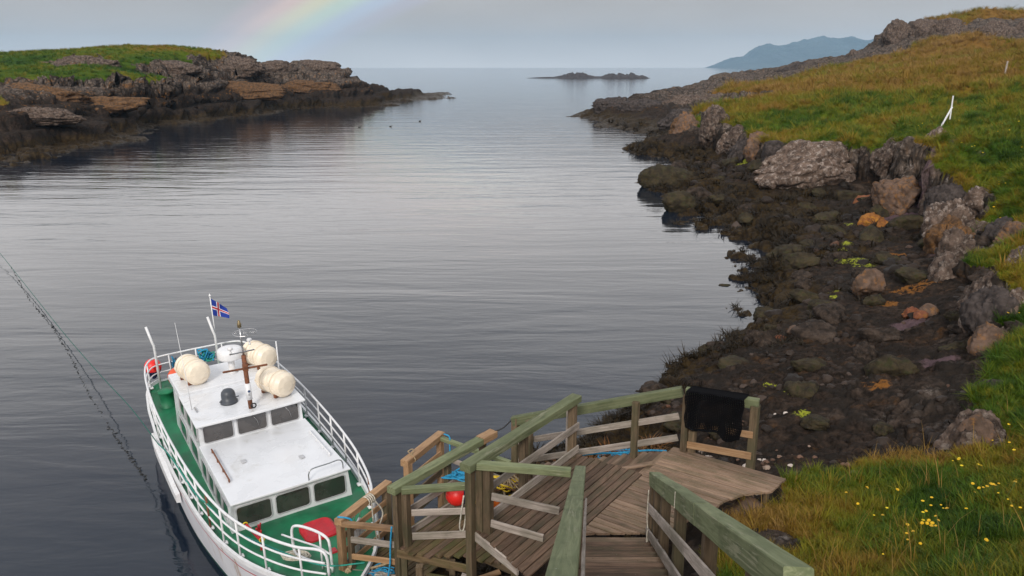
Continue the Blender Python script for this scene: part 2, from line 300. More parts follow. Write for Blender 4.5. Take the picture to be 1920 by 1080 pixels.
L_CTRL=[(-53.74,78.86,0,-1),(-53.28,83.23,0,-1),(-51.9,90.73,0,-1),(-53.97,104.44,0,-1),(-57.48,120.94,0,-1),(-62.18,142.12,0,-1),(-67.41,163.03,0,-1),(-67.53,191,0,-1),(-60.89,211.67,0,-1),(-53.47,240.91,0,-1),(-43.7,279.39,0,-1),(-32.56,312.58,0,-1),(-24.87,332.29,0,-1),(-57.39,90,0.5,-1),(-59.2,104,0.38,-1),(-61.1,122,0.7,-1),(-61.47,97,1.98,-1),(-61.47,106,1.92,-1),(-63.56,101,4.26,-0.5),(-61.23,104,4.89,-0.2),(-59.5,112,3.42,-1),(-67.69,108,5.45,0.5),(-65.85,112,5.07,-0.3),(-69.94,118,6.08,-1),(-66.74,128,5.42,-0.7),(-66.13,132,6.11,-0.8),(-61.98,110,3.96,-0.6),(-64.83,134,3.67,-1),(-64.73,150,2.91,-1),(-66.86,150,1.47,-1),(-82.3,132,6.94,-0.6),(-75.69,134,7.07,-0.8),(-70.94,140,6.67,-0.8),(-67.26,150,6.24,-0.8),(-65.48,165,5.14,-1),(-65.14,185,3.03,-1),(-59.94,200,3.1,-0.8),(-50.38,215,3.26,-1),(-84.55,136,8.3,0.9),(-80.39,138,8.54,1),(-76.32,142,8.23,1),(-71.42,145,7.74,0.2),(-68.03,150,7.85,0.8),(-66.62,156,8.54,0.9),(-65.66,172,8.39,0.2),(-63.98,190,7.63,-0.2),(-58.38,205,7.83,-0.8),(-50.08,215,7.99,-1),(-45.17,225,7.19,-1),(-62.91,190,5.84,-0.5),(-56.15,206,5.75,-0.6),(-91.07,150,9.53,0.6),(-88.59,156,10,0.4),(-82.53,160,10.5,-0.4),(-77.22,164,10.31,0.4),(-73.5,158,9.31,0.9),(-70.43,168,10.31,-0.2),(-68.63,190,10.35,-0.8),(-64.43,208,10,-1),(-59.12,218,9.59,-1),(-97.26,166,11.34,0.5),(-96.1,172,12.98,0.9),(-91.75,172,12.56,0.6),(-85.92,176,12.94,0.8),(-78.61,180,13.12,0.9),(-73.28,184,13.07,0.9),(-69.3,196,12.67,0.7),(-66.92,208,12.19,-0.4),(-62.96,222,10.97,-1),(-61.08,228,9.72,-1),(-60.34,234,10.87,-1),(-55.19,238,11.62,-1),(-49.89,238,10.44,-1),(-48.08,240,8.8,-1),(-47.43,240,6.55,-1),(-45.75,252,5.75,-1),(-44.21,262,4.59,-1),(-37.02,285,3.4,-1),(-30.23,310,1.65,-1),(-160,110,6,1),(-150,160,12,1),(-150,200,10,1),(-120,230,4,0),(-90,262,1,-1),(-60,290,-1,-1),(-30,350,-2,-1),(0,340,-2.5,-1),(-20,300,-2,-1),(-40,240,-2,-1),(-50,200,-2.5,-1),(-55,165,-2,-1),(-45,130,-2.5,-1),(-40,100,-2.5,-1),(-40,80,-2,-1),(-80,70,-1,-1),(-120,60,2,0),(-110,75,3,0.2),(-120,300,-2,-1),(-180,280,-2,-1),(-220,150,5,1)]
# ------------------------------------------------------------------ terrain
class RBF:
    """smooth surface through scattered control points (x, y, value)"""
    def __init__(s, P, V, soft=0.04):
        s.X = np.array(P, float); V = np.array(V, float).reshape(len(P), -1); n = len(P); e = 0.02 * np.hypot(s.X[:, 0], s.X[:, 1]) + 0.1
        A = np.zeros((n + 3, n + 3)); A[:n, :n] = np.sqrt(((s.X[:, None] - s.X[None]) ** 2).sum(2)) - np.diag(soft * e)
        A[:n, n] = 1; A[:n, n + 1:] = s.X; A[n, :n] = 1; A[n + 1:, :n] = s.X.T
        B = np.zeros((n + 3, V.shape[1])); B[:n] = V
        s.w = np.linalg.lstsq(A, B, rcond=None)[0].astype(np.float32); s.n = n
    def __call__(s, X):
        out = np.zeros((len(X), s.w.shape[1]), np.float32); C = s.X.astype(np.float32); X = X.astype(np.float32)
        for i in range(0, len(X), 40000):
            x = X[i:i + 40000]; D = np.sqrt((x[:, 0:1] - C[None, :, 0]) ** 2 + (x[:, 1:2] - C[None, :, 1]) ** 2)
            out[i:i + 40000] = D @ s.w[:s.n] + s.w[s.n] + x @ s.w[s.n + 1:]
        return out.astype(np.float64)
class Shore:
    """shore and crags below, turf above, parted by a broken edge"""
    def __init__(s, C):
        C = np.array(C); lo = C[:, 3] <= 0.25; hi = C[:, 3] >= -0.05
        s.lo = RBF(C[lo, :2], C[lo, 2]); s.hi = RBF(C[hi, :2], C[hi, 2]); s.g = RBF(C[:, :2], C[:, 3]); s.all = RBF(C[:, :2], C[:, 2])
RB = Shore(R_CTRL); LB = Shore(L_CTRL)
def scaled(fn, P, scale, s):
    """noise whose grain coarsens with s in octave steps, blended between them"""
    l = np.log2(s); k = np.floor(l); f = sstep(.25, .75, l - k); out = np.zeros(len(P))
    a = f < 1; out[a] += (1 - f[a]) * fn(P[a] / (scale * 2.0 ** k[a])[:, None])
    a = f > 0; out[a] += f[a] * fn(P[a] / (scale * 2.0 ** (k[a] + 1))[:, None] + 31.7)
    return out
def build_land(name, rb, X, Y, seed, blobs=None, terr=0.0):
    """X, Y: 2-D arrays of grid positions"""
    sh = X.shape; x = X.ravel(); y = Y.ravel(); head = name == 'headland'
    raw = rb.all(np.stack([x, y], 1))[:, 0]; act = np.where(raw > -1.25)[0]; N_all = len(x)
    base = np.stack([x, y, np.minimum(raw, -1.0)], 1)
    def spread(a, b=None):
        b = np.zeros((N_all,) + a.shape[1:]) if b is None else b.copy(); b[act] = a; return b
    def normals(Pg):
        Pg = Pg.reshape(sh + (3,)); n = np.cross(np.gradient(Pg, axis=1), np.gradient(Pg, axis=0))
        n /= np.maximum(np.linalg.norm(n, axis=2, keepdims=True), 1e-9); n[n[..., 2] < 0] *= -1
        return n.reshape(-1, 3)
    x = x[act]; y = y[act]; d = np.hypot(x, y); s = np.clip(d / 42, 0.5, 4.0)
    P2 = np.stack([x, y, np.full_like(x, seed)], 1)
    calm = 0.25 + .75 * sstep(11.5, 17, d) if head else np.ones_like(d)
    if head: calm *= 1 - .8 * np.exp(-((x - 1.2) ** 2 / 7 + (y - 10.5) ** 2 / 14))
    wx = scaled(lambda p: fbm(p + 5, 3), P2, 3.6, s) * .8 * s * calm; wy = scaled(lambda p: fbm(p + 57, 3), P2, 3.6, s) * .8 * s * calm
    q = np.stack([x + wx, y + wy], 1)
    g = rb.g(q)[:, 0]; zl = rb.lo(q)[:, 0]; zh = rb.hi(q)[:, 0]; za = rb.all(q)[:, 0]
    if head: zl = zl + .60 * sstep(.03, .45, zl) * sstep(16, 21, d) * (1 - sstep(70, 110, d))
    nook = scaled(lambda p: fbm(p + 90, 4, .6), P2, 2.4, s)
    gm = g + .42 * nook * calm if head else g - .22 + .75 * nook
    cut = sstep(-.16, .10, gm)
    zlo = np.minimum(zl, za + .6); zhi = np.where(zh > za - .2, np.minimum(zh, za + np.where(d < 75, 1.2 * s, .9)), za)
    z = zlo * (1 - cut) + zhi * cut if head else za + (cut - .75) * .8
    if terr:                                                  # bedded ledges
        st = terr; k = z / st + .35 * nook; kt = np.floor(k) + sstep(.35, .75, k - np.floor(k)); z = np.where(cut < .9, z + (kt - k) * st * .8 * (1 - cut), z)
    pts = np.stack([x, y, z], 1)
    n0 = normals(spread(pts, base))[act]; steep = 1 - n0[:, 2]
    grass = sstep(-.05, .12, gm - sstep(.35, .6, steep) * .9) * sstep(1.5, 2.4, z + .5 * nook)
    weed = (1 - sstep(0.7, 1.8, z + .9 * scaled(lambda p: fbm(p, 3), pts, 2.2, s))) * (1 - grass)
    rock = 1 - np.maximum(grass, weed * .75)
    # crags: broken blocks with upright joints
    warp = .35 * scaled(lambda p: fbm(p, 2), pts, 1.2, s)
    def blocks(p):
        a1, a2, c1 = worley(p * np.array([1, 1, .5]) + warp_sel(p)); return (c1 - .5) * .8 + (sstep(0, .3, np.clip(a2 - a1, 0, .5)) - .7) * .6
    def warp_sel(p): return (.35 * fbm(p * 1.2 + 4, 2))[:, None]
    rr = np.where(rock > .02)[0]; crag = np.zeros(len(x)); crag2 = np.zeros(len(x)); rid = np.zeros(len(x))
    crag[rr] = scaled(blocks, pts[rr], 1.5, s[rr]); crag2[rr] = scaled(blocks, pts[rr] + 7, .52, s[rr])
    rid[rr] = scaled(lambda p: fbm(p, 4, .55, ridged=True), pts[rr], 1.5, s[rr])
    amp = .36 * np.maximum(s, .95) * (.45 + 1.1 * sstep(.08, .5, steep)) * (1 + .6 * sstep(110, 170, d))
    disp = rock * amp * (crag * .8 + crag2 * .36 + rid * .5)
    # sea-worn, weed-hung ledges
    ww = np.where(weed > .02)[0]; wd = np.zeros(len(x)); sw = np.clip(s, .5, 3)
    def lumps(p):
        a3, a4, c3 = worley(p + (.3 * fbm(p * 1.5, 2))[:, None]); return .46 * (c3 - .5) - .26 * sstep(.25, .0, a4 - a3)
    wd[ww] = scaled(lumps, pts[ww], .8, sw[ww]) + scaled(lambda p: .34 * np.abs(fbm(p + 3, 4, .55)), pts[ww], .7, sw[ww]) + scaled(lambda p: .62 * fbm(p, 3), pts[ww], 2.2, sw[ww])
    disp += weed * sw * wd * (1 - .6 * sstep(90, 125, d))
    # turf: hummocks
    gg = np.where(grass > .02)[0]; hm = np.zeros(len(x))
    hm[gg] = scaled(lambda p: .52 * fbm(p + 8, 3), pts[gg], 2.1, sw[gg]) + scaled(lambda p: .20 * fbm(p + 21, 2), pts[gg], .7, sw[gg])
    disp += grass * (np.clip(s, .5, 1.7) * (hm * 1.35 + .06) if head else np.clip(s, .5, 2.6) * (hm * .45 - .1))
    disp *= calm
    nl = pts + n0 * disp[:, None]
    n1 = normals(spread(nl, base))[act]; fine = np.zeros(len(x)); rw = np.where(rock + weed > .05)[0]
    fine[rw] = scaled(lambda p: fbm(p, 3, .6, ridged=True), nl[rw], .3, s[rw])
    nl = nl + n1 * (fine * (rock * .075 + weed * .05) * s)[:, None]
    pts2 = spread(nl, base); n2 = normals(pts2)[act]
    nv, nu = sh
    idx = np.arange(nv * nu).reshape(sh); f = np.stack([idx[:-1, :-1], idx[:-1, 1:], idx[1:, 1:], idx[1:, :-1]], -1).reshape(-1, 4)
    G3 = pts2.reshape(sh + (3,)); cell = np.linalg.norm(np.cross(np.gradient(G3, axis=1), np.gradient(G3, axis=0)), axis=2).ravel()[act]
    keep = pts2[f][:, :, 2].max(1) > -0.5
    f = f[keep]; used = np.unique(f); remap = np.full(nv * nu, -1); remap[used] = np.arange(len(used)); f = remap[f]; P = pts2[used]
    m = bpy.data.meshes.new(name); m.vertices.add(len(P)); m.vertices.foreach_set('co', P.astype(np.float32).ravel())
    m.loops.add(f.size); m.loops.foreach_set('vertex_index', f.astype(np.int32).ravel())
    m.polygons.add(len(f)); m.polygons.foreach_set('loop_start', np.arange(0, f.size, 4, dtype=np.int32)); m.polygons.foreach_set('loop_total', np.full(len(f), 4, np.int32))
    m.update(calc_edges=True); m.polygons.foreach_set('use_smooth', np.ones(len(f), bool))
    def put(nm, a):
        at = m.attributes.new(nm, 'FLOAT', 'POINT'); at.data.foreach_set('value', spread(a)[used].astype(np.float32))
    put('grass', grass); put('weed', weed)
    ocr = scaled(lambda p: fbm(p + 40, 4, .6) * 1.7, nl, 5.0, s) + (.75 * sstep(75, 135, d) if head else -.1) + .4 * sstep(3.6, 2.6, z) + (.8 * np.exp(-((x - 3.6) ** 2 / 3.5 + (y - 10.6) ** 2 / 4)) + .35 * np.exp(-((x - 7.5) ** 2 / 9 + (y - 13.5) ** 2 / 2.5)) if head else 0)
    put('zone', np.full(len(x), 0.0 if head else 2.6) + np.clip((d - 120) / 60, 0, 1) * (.8 if head else 0))
    put('ochre', ocr)
    for bn in ('algae', 'rust', 'pink'):
        a = np.zeros(len(x))
        for (bx, by, br) in (blobs or {}).get(bn, ()): a = np.maximum(a, np.exp(-((x - bx) ** 2 + (y - by) ** 2) / br ** 2))
        put(bn, a)
    o = link(bpy.data.objects.new(name, m)); o['kind'] = 'structure'
    return o, dict(P=nl, n=n2, n0=n0, grass=grass, weed=weed, ocr=ocr, d=d, rock=rock, steep=steep, cell=cell)
def fan(az0, az1, nu, rr):
    az = np.radians(np.linspace(az0, az1, nu) if nu else az0); A, Rr = np.meshgrid(az, rr); return Rr * np.tan(A), Rr.copy()
# ------------------------------------------------------------------ setting: land
def rock_colour(B, co, z, joint, pale=1.0, rusty=None):
    n1 = B.noise(co, .55, 6, .62); n2 = B.noise(co, 3.5, 6, .7, .4); n3 = B.noise(co, 14.0, 5, .7)
    dark = B.mix(B.rng(n2, .35, .68), (.012, .009, .007), (.056, .038, .028))
    grey = B.mix(B.rng(n2, .32, .66), (.040, .030, .024), (.165, .128, .104))
    hi = B.rng(B.m('ADD', z, B.m('MULTIPLY', B.m('SUBTRACT', n1, .5), 3.0)), 2.3, 4.2)      # above the spray the black zone ends
    c = B.mix(hi, dark, grey)
    lich = B.m('MULTIPLY', B.m('MULTIPLY', B.rng(B.noise(co, 2.2, 8, .75), .54, .66), hi), .70 * pale)
    c = B.mix(lich, c, (.36, .315, .28))
    orange = B.m('MULTIPLY', B.rng(B.noise(co, .9, 6, .7, 1.0), .54, .68), B.rng(z, .4, 1.6))
    c = B.mix(B.m('MULTIPLY', orange, rusty), c, (.30, .13, .030))
    c = B.mix(B.m('MULTIPLY', B.rng(n3, .55, .75), .35), c, (.045, .035, .028))
    wob = B.N.new('ShaderNodeVectorMath'); wob.operation = 'ADD'; B.K.new(co, wob.inputs[0]); wn_ = B.noise(co, .8, 3, .5, col=True); B.K.new(wn_, wob.inputs[1])
    sq = B.N.new('ShaderNodeMapping'); B.K.new(wob.outputs[0], sq.inputs[0]); sq.inputs['Scale'].default_value = (1, .7, .8)
    crack = B.m('MAXIMUM', B.rng(B.voro(sq.outputs[0], .55, 'DISTANCE_TO_EDGE'), .09, .02), B.m('MULTIPLY', B.rng(B.voro(sq.outputs[0], 1.7, 'DISTANCE_TO_EDGE'), .10, .03), .6))
    c = B.mix(B.m('MULTIPLY', crack, .8), c, (.022, .018, .015))      # darker along the joints
    return c, n2, n3
def land_material():
    m, nt, b = mat('land'); B = NB(nt)
    co = B.coord('Object'); geo = B.N.new('ShaderNodeNewGeometry'); sep = B.N.new('ShaderNodeSeparateXYZ'); nt.links.new(geo.outputs['Position'], sep.inputs[0]); z = sep.outputs[2]
    grass = B.attr('grass'); weed = B.attr('weed'); joint = None; ochre = B.attr('ochre')
    zr = B.m('SUBTRACT', z, B.attr('zone')); rock, n2, n3 = rock_colour(B, co, zr, joint, 1.0, B.m('MULTIPLY_ADD', B.attr('zone'), .22, .14))
    # weed-covered ledges: brown wrack, olive and black
    wn = B.noise(co, 2.6, 6, .7, .6); wn2 = B.noise(co, 11, 5, .7)
    wcol = B.ramp(wn, [(.28, (.008, .006, .005)), (.45, (.024, .016, .009)), (.58, (.050, .032, .012)), (.75, (.030, .021, .017))])
    wcol = B.mix(B.m('MULTIPLY', B.rng(wn2, .5, .72), .5), wcol, (.010, .008, .007))
    turf_n = B.noise(co, 1.1, 6, .65); o2 = B.m('ADD', ochre, B.m('MULTIPLY', B.m('SUBTRACT', turf_n, .5), 1.2))
    tcol = B.ramp(B.rng(o2, -.6, .8, 0, 1, False), [(0, (.028, .075, .005)), (.38, (.085, .120, .006)), (.62, (.165, .110, .012)), (1, (.210, .105, .022))])
    fine = B.noise(co, 9, 5, .75); tcol = B.mix(B.rng(fine, .42, .68, 0, .75), tcol, (.030, .034, .008))
    c = B.mix(B.rng(B.m('ADD', weed, B.m('MULTIPLY', B.m('SUBTRACT', wn, .5), .9)), .35, .65), rock, wcol)
    pk = B.rng(B.m('ADD', B.attr('pink'), B.m('MULTIPLY', B.m('SUBTRACT', n2, .5), .9)), .45, .8, 0, .7); c = B.mix(pk, c, (.15, .095, .105))
    ru = B.rng(B.m('MULTIPLY', B.attr('rust'), B.rng(n2, .35, .6)), .35, .7, 0, .9); c = B.mix(ru, c, (.23, .095, .022))
    al = B.rng(B.m('MULTIPLY', B.attr('algae'), B.rng(B.noise(co, 4.5, 6, .75, 1.2), .40, .58)), .34, .55); c = B.mix(al, c, (.27, .29, .030))
    gm = B.rng(B.m('ADD', grass, B.m('MULTIPLY', B.m('SUBTRACT', turf_n, .5), .5)), .4, .6)
    c = B.mix(gm, c, tcol)
    nt.links.new(c, b.inputs['Base Color'])
    wet = B.m('MULTIPLY', B.rng(z, 2.2, .1), B.m('SUBTRACT', 1.0, gm))
    ro = B.m('SUBTRACT', .92, B.m('MULTIPLY', wet, B.rng(n3, .3, .7, .25, .62))); nt.links.new(ro, b.inputs['Roughness'])
    b.inputs['Specular IOR Level'].default_value = .06
    h = B.m('ADD', B.m('MULTIPLY', n3, .5), B.m('MULTIPLY', B.voro(co, 5.0, 'DISTANCE_TO_EDGE'), .35))
    nt.links.new(B.bump(h, .8, .14), b.inputs['Normal'])
    return m
LAND = land_material()
def rows(*seg):
    out = []
    for a, b, n in seg: out.append(np.linspace(a, b, n, endpoint=False))
    return np.concatenate(out)
X, Y = fan(np.concatenate([np.linspace(-66, -30, 44, endpoint=False), np.linspace(-30, 37.5, 780), np.linspace(37.5, 64, 90)[1:]]), 0, 0, rows((1.5, 9, 50), (9, 30, 300), (30, 75, 330), (75, 130, 170), (130, 275, 230), (275, 335, 20)))
BLOBS = {'algae': [(15.2, 34.46, .8), (15.49, 33.76, .6), (15.72, 37.77, .55), (16.3, 38.9, .35)], }
BLOBS = {'algae': [(15.38, 35.0, .8), (15.58, 34.15, .6), (16.26, 38.19, .55), (17.17, 39.94, .35), (12.28, 29.29, .35), (11.28, 27.34, .3), (20.38, 74.11, 1.0), (20.43, 71.06, 1.0), (18.87, 46.96, .7), (19.22, 44.72, .6), (12.68, 30.21, .25), (7.03, 18.61, .22), (6.81, 17.26, .25), (6.75, 19.39, .2)],
         'rust': [(14.85, 28.68, .8), (15.54, 28.71, .7), (13.36, 27.35, .6), (17.5, 35.2, .5), (8.86, 17.95, .4), (21.59, 61.83, 2)],
         'pink': [(22.11, 44.46, 1.6), (23.6, 44.5, 1.4), (19.3, 33.69, 1.2), (10.84, 18.85, .6), (12.53, 23.9, .7)]}
land, LD = build_land('headland', RB, X, Y, 1.7, BLOBS); land.data.materials.append(LAND)
X, Y = fan(-42, -2, 640, rows((72, 130, 150), (130, 250, 240), (250, 345, 50)))
isle, ID = build_land('island', LB, X, Y, 7.3, None, 2.1); isle.data.materials.append(LAND)
def ground(x, y):
    """height of the built headland near a point"""
    P = LD['P']; i = np.argmin((P[:, 0] - x) ** 2 + (P[:, 1] - y) ** 2); return float(P[i, 2])

# skerries far out
def skerry(loc, lx, ly, lz, seed):
    nu, nv = 60, 24; V = []; P = []
    for j in range(nv):
        for i in range(nu):
            u = i / (nu - 1) * 2 - 1; v = j / (nv - 1) * 2 - 1; P.append((u, v))
    P = np.array(P); q = np.stack([P[:, 0] * 3 + seed, P[:, 1] * 1.2, np.full(len(P), seed * 2.0)], 1)
    h = np.clip(1 - P[:, 0] ** 2, 0, 1) ** .7 * np.clip(1 - P[:, 1] ** 2, 0, 1) ** .6 * (.55 + .9 * fbm(q, 4, .6)) - .06
    V = [(p[0] * lx, p[1] * ly, max(-.6, k * lz)) for p, k in zip(P, h)]
    F = [(j * nu + i, j * nu + i + 1, (j + 1) * nu + i + 1, (j + 1) * nu + i) for j in range(nv - 1) for i in range(nu - 1)]
    o = mesh_obj('skerry', V, F, SKERRY, smooth=False); o.location = loc; return o
SKERRY = simple('skerry_rock', (.045, .036, .036), .8, var=.5, scale=.4)
tag(skerry((58, 760, 0), 20, 12, 7.4, 1.3), 'low dark skerry far out, left hump of the pair', 'skerry', 'skerries at the mouth of the bay')
tag(skerry((100, 742, 0), 24, 12, 7.0, 4.1), 'low dark skerry far out, right hump of the pair', 'skerry', 'skerries at the mouth of the bay')
tag(skerry((70, 752, 0), 58, 6, 2.2, 8.1), 'flat broken reef joining the two skerry humps', 'skerry', 'skerries at the mouth of the bay')

# far mountains across the fjord, 7 km away
def mountains():
    nu, nv = 320, 60; D = 7000.0; V = []
    prof = [(1300, 0), (1328, 0), (1345, 12), (1362, 20), (1385, 20), (1405, 36), (1425, 38), (1445, 36), (1465, 42), (1495, 48), (1520, 52), (1545, 48), (1568, 51), (1595, 44), (1640, 47), (1700, 40), (1800, 52), (1900, 45), (2000, 56), (2150, 35), (2250, 0)]
    px = [p[0] for p in prof]; ph = [p[1] for p in prof]
    for j in range(nv):
        t = j / (nv - 1)                      # 0 at the shore, 1 behind the crest
        for i in range(nu):
            u = 1300 + 950 * i / (nu - 1); x = (u - 960) / 1493 * D; H = np.interp(u, px, ph) / 1493 * D
            k = min(1, t / .7) ** 1.25 if t < .7 else 1 - (t - .7) / .3 * .6
            V.append((x + 0.0, D - 930 + 1350 * t, H * k))
    P = np.array(V); n = fbm(P / np.array([300, 420, 420.0]), 6, .62, ridged=True); P[:, 2] += (n - .3) * 48 * np.clip(P[:, 2] / 110, 0, 1)
    P[:, 1] += fbm(P / 900, 3) * 150
    F = [(j * nu + i, j * nu + i + 1, (j + 1) * nu + i + 1, (j + 1) * nu + i) for j in range(nv - 1) for i in range(nu - 1)]
    m = simple('mountain_rock', (.050, .062, .062), .9, var=.4, scale=.003)
    o = mesh_obj('mountains', P.tolist(), F, m, smooth=False); o['kind'] = 'structure'
mountains()

# water
def water():
    m, nt, b = mat('sea_water'); B = NB(nt)
    b.inputs['Base Color'].default_value = (.007, .013, .024, 1); b.inputs['IOR'].default_value = 1.42; b.inputs['Roughness'].default_value = .05
    b.inputs['Specular IOR Level'].default_value = .5
    s1 = B.noise(B.coord('Object', (.07, .34, 1), (0, 0, R(-6))), 1.0, 3, .5, .6)       # long low swell across the inlet
    s2 = B.noise(B.coord('Object', (.45, 1.5, 1), (0, 0, R(8))), 1.0, 4, .55, .4)
    s3 = B.noise(B.coord('Object', (2.2, 5.2, 1), (0, 0, R(-12))), 1.0, 4, .6)
    patch = B.rng(B.noise(B.coord('Object', (.012, .05, 1)), 1.0, 3, .5, .8), .42, .62)        # cat's-paws of wind
    h = B.m('ADD', B.m('MULTIPLY', s1, 1.0), B.m('ADD', B.m('MULTIPLY', s2, .24), B.m('MULTIPLY', s3, B.m('MULTIPLY_ADD', patch, .034, .006))))
    nt.links.new(B.bump(h, 1.0, .068), b.inputs['Normal'])
    o = mesh_obj('water', [(-19900, -250, 0), (19900, -250, 0), (19900, 7880, 0), (-19900, 7880, 0)], [(0, 1, 2, 3)], m); o['kind'] = 'structure'
water()
def haze():
    m = bpy.data.materials.new('haze'); m.use_nodes = True; nt = m.node_tree; nt.nodes.clear()
    out = nt.nodes.new('ShaderNodeOutputMaterial'); v = nt.nodes.new('ShaderNodeVolumePrincipled'); nt.links.new(v.outputs[0], out.inputs['Volume'])
    v.inputs['Color'].default_value = (.46, .73, .98, 1); v.inputs['Density'].default_value = HAZE; v.inputs['Anisotropy'].default_value = 0.0
    V = [(x, y, z) for x in (-20000, 20000) for y in (-300, 7900) for z in (-4, 285)]
    F = [(0, 1, 3, 2), (4, 6, 7, 5), (0, 4, 5, 1), (2, 3, 7, 6), (0, 2, 6, 4), (1, 5, 7, 3)]
    o = mesh_obj('haze', V, F, m); tag(o, kind='stuff')
HAZE = 9e-5
haze()
# ------------------------------------------------------------------ wood materials
def wood(name, a, b_, grain=1.0, stain=None, amt=.5, rough=.8, lichen=0.0, worn=None):
    m, nt, b = mat(name); B = NB(nt)
    t = B.N.new('ShaderNodeTexCoord'); oi = B.N.new('ShaderNodeObjectInfo')
    off = B.N.new('ShaderNodeVectorMath'); off.operation = 'MULTIPLY_ADD'
    cmb = B.N.new('ShaderNodeCombineXYZ')
    for i, k in enumerate((13.0, 7.0, 5.0)): nt.links.new(B.m('MULTIPLY', oi.outputs['Random'], k), cmb.inputs[i])
    nt.links.new(t.outputs['Object'], off.inputs[0]); off.inputs[1].default_value = (1, 1, 1); nt.links.new(cmb.outputs[0], off.inputs[2])
    def co(sc):
        mp = B.N.new('ShaderNodeMapping'); nt.links.new(off.outputs[0], mp.inputs[0]); mp.inputs['Scale'].default_value = sc; return mp.outputs[0]
    g = B.noise(co((1.2, 26, 26)), grain, 6, .65, 1.2); g2 = B.noise(co((3.5, 9, 9)), 1.0, 5, .6); bl = B.noise(co((1.1, 2.2, 2.2)), 1.5, 4, .6)
    c = B.mix(B.rng(g, .3, .7), a, b_)
    c = B.mix(B.m('MULTIPLY', B.rng(g2, .5, .75), .45), c, tuple(x * .45 for x in a))
    if stain: c = B.mix(B.rng(bl, .42, .66, 0, amt), c, stain)
    if worn: c = B.mix(B.m('MULTIPLY', B.rng(B.m('ADD', B.m('MULTIPLY', g, .5), B.m('MULTIPLY', bl, .5)), .54, .62), .8), c, worn)
    c = B.mix(B.m('MULTIPLY', B.rng(B.voro(co((3, 3, 3)), 2.3), .10, .03), .45), c, tuple(x * .35 for x in a))      # knots
    v = B.rng(oi.outputs['Random'], 0, 1, .74, 1.18, False); hs = B.N.new('ShaderNodeHueSaturation'); nt.links.new(v, hs.inputs['Value']); nt.links.new(c, hs.inputs['Color'])
    c = hs.outputs[0]
    if lichen: c = B.mix(B.rng(B.noise(co((7, 7, 7)), 5.0, 3, .6), .72, .76, 0, lichen), c, (.55, .56, .52))
    b.inputs['Specular IOR Level'].default_value = .25
    nt.links.new(c, b.inputs['Base Color']); nt.links.new(B.rng(g, .2, .8, rough - .12, min(1, rough + .1)), b.inputs['Roughness'])
    nt.links.new(B.bump(B.m('ADD', g, B.m('MULTIPLY', g2, .5)), .5, .006), b.inputs['Normal'])
    return m
W_GREEN = wood('green_stained_wood', (.110, .130, .062), (.200, .215, .120), stain=(.072, .085, .040), amt=.6, worn=(.25, .245, .16), lichen=.8)
W_POST = wood('weathered_post_wood', (.085, .058, .034), (.180, .128, .080), stain=(.055, .060, .030), amt=.6)
W_GREY = wood('silver_grey_board', (.230, .190, .160), (.450, .385, .335), stain=(.110, .105, .070), amt=.5)
W_NEW = wood('fresh_tan_wood', (.270, .150, .072), (.430, .270, .150), stain=(.20, .12, .07), amt=.4, rough=.7)
W_DECK = wood('brown_deck_plank', (.085, .052, .034), (.185, .118, .080), stain=(.060, .055, .030), amt=.6, lichen=.5)
W_LIGHT = wood('bleached_deck_plank', (.165, .104, .068), (.315, .215, .148), stain=(.100, .085, .045), amt=.55, lichen=.6)
W_WET = wood('wet_lower_plank', (.085, .055, .026), (.175, .120, .066), stain=(.065, .070, .020), amt=.75)
METAL = simple('galvanised_metal', (.42, .43, .44), .45, .8, .2, 8)

# platform frame: s runs along the tiers away from the viewer, t across them towards the land
E1 = Vector((.574, .819, 0)); E2 = Vector((.819, -.574, 0)); O1 = Vector((.96, 10.14, 0))
def S(s, t, z=0.0): v = O1 + E1 * s + E2 * t; return Vector((v.x, v.y, z))
def plank(name, p0, p1, w, th, m, parent, droop=0.0, skew=(0, 0)):
    a = Vector(p0); b = Vector(p1); j = random.uniform(-.004, .004); a.z += j; b.z += j + random.uniform(-.004, .004) - droop
    return beam(name, a, b, w, th, m, parent, ch=.006, wob=.0025, skew=skew)
def clear_land(x, y): return 0

# ---- landing deck
deck = thing('landing_deck', 'weathered brown plank landing at the foot of the stairs', 'deck', tuple(S(1, 0, 3.5)))
PW = .128
n = 26
for i in range(n):
    s = .07 + i * (3.30 / n)
    LF = lambda s: min(1.43 * s + .02, float(np.interp(s, [.4, .9, 1.3, 1.7, 2.07, 2.4, 2.75, 3.3], [.95, 1.12, 1.18, 1.33, 1.42, 1.58, 1.92, 1.98])))
    L = LF(s)
    if L > .12: plank('plank', S(s, .01, 3.5), S(s, L + random.uniform(-.012, .012), 3.5), PW - .017, .036, W_LIGHT, deck, skew=(0, (LF(s + .06) - LF(s - .06)) / .12))
k = 10
for i in range(k):
    t = -1.28 + (i + .5) * 1.27 / k
    s0 = -.83 - (t + 1.16) * .39 + random.uniform(-.02, .02); s1 = 2.1 + random.uniform(-.015, .015)
    plank('plank', S(s0, t, 3.497), S(s1, t, 3.497), 1.27 / k - .018, .036, W_DECK, deck, skew=(.39, 0))
# edge board and joists under the landing
beam('edge_board', S(-.80, -1.30, 3.42), S(-1.14, -.28, 3.42), .035, .15, W_GREY, deck)
beam('edge_board', S(-.85, -1.315, 3.40), S(2.0, -1.315, 3.40), .035, .16, W_DECK, deck)
for s in (-.4, .5, 1.4): beam('joist', S(s, -1.27, 3.40), S(s, .0, 3.40), .05, .14, W_POST, deck)
for t in (.15, 1.1): beam('joist', S(.8 + t, t, 3.39), S(3.3, t, 3.39), .05, .16, W_POST, deck)
for s, t in ((3.22, .15), (3.22, 1.7), (1.2, .2), (2.2, 1.1), (-.9, -.5)): beam('support_post', S(s, t, 2.1), S(s, t, 3.34), .1, .1, W_POST, deck, up=(1, 0, 0))

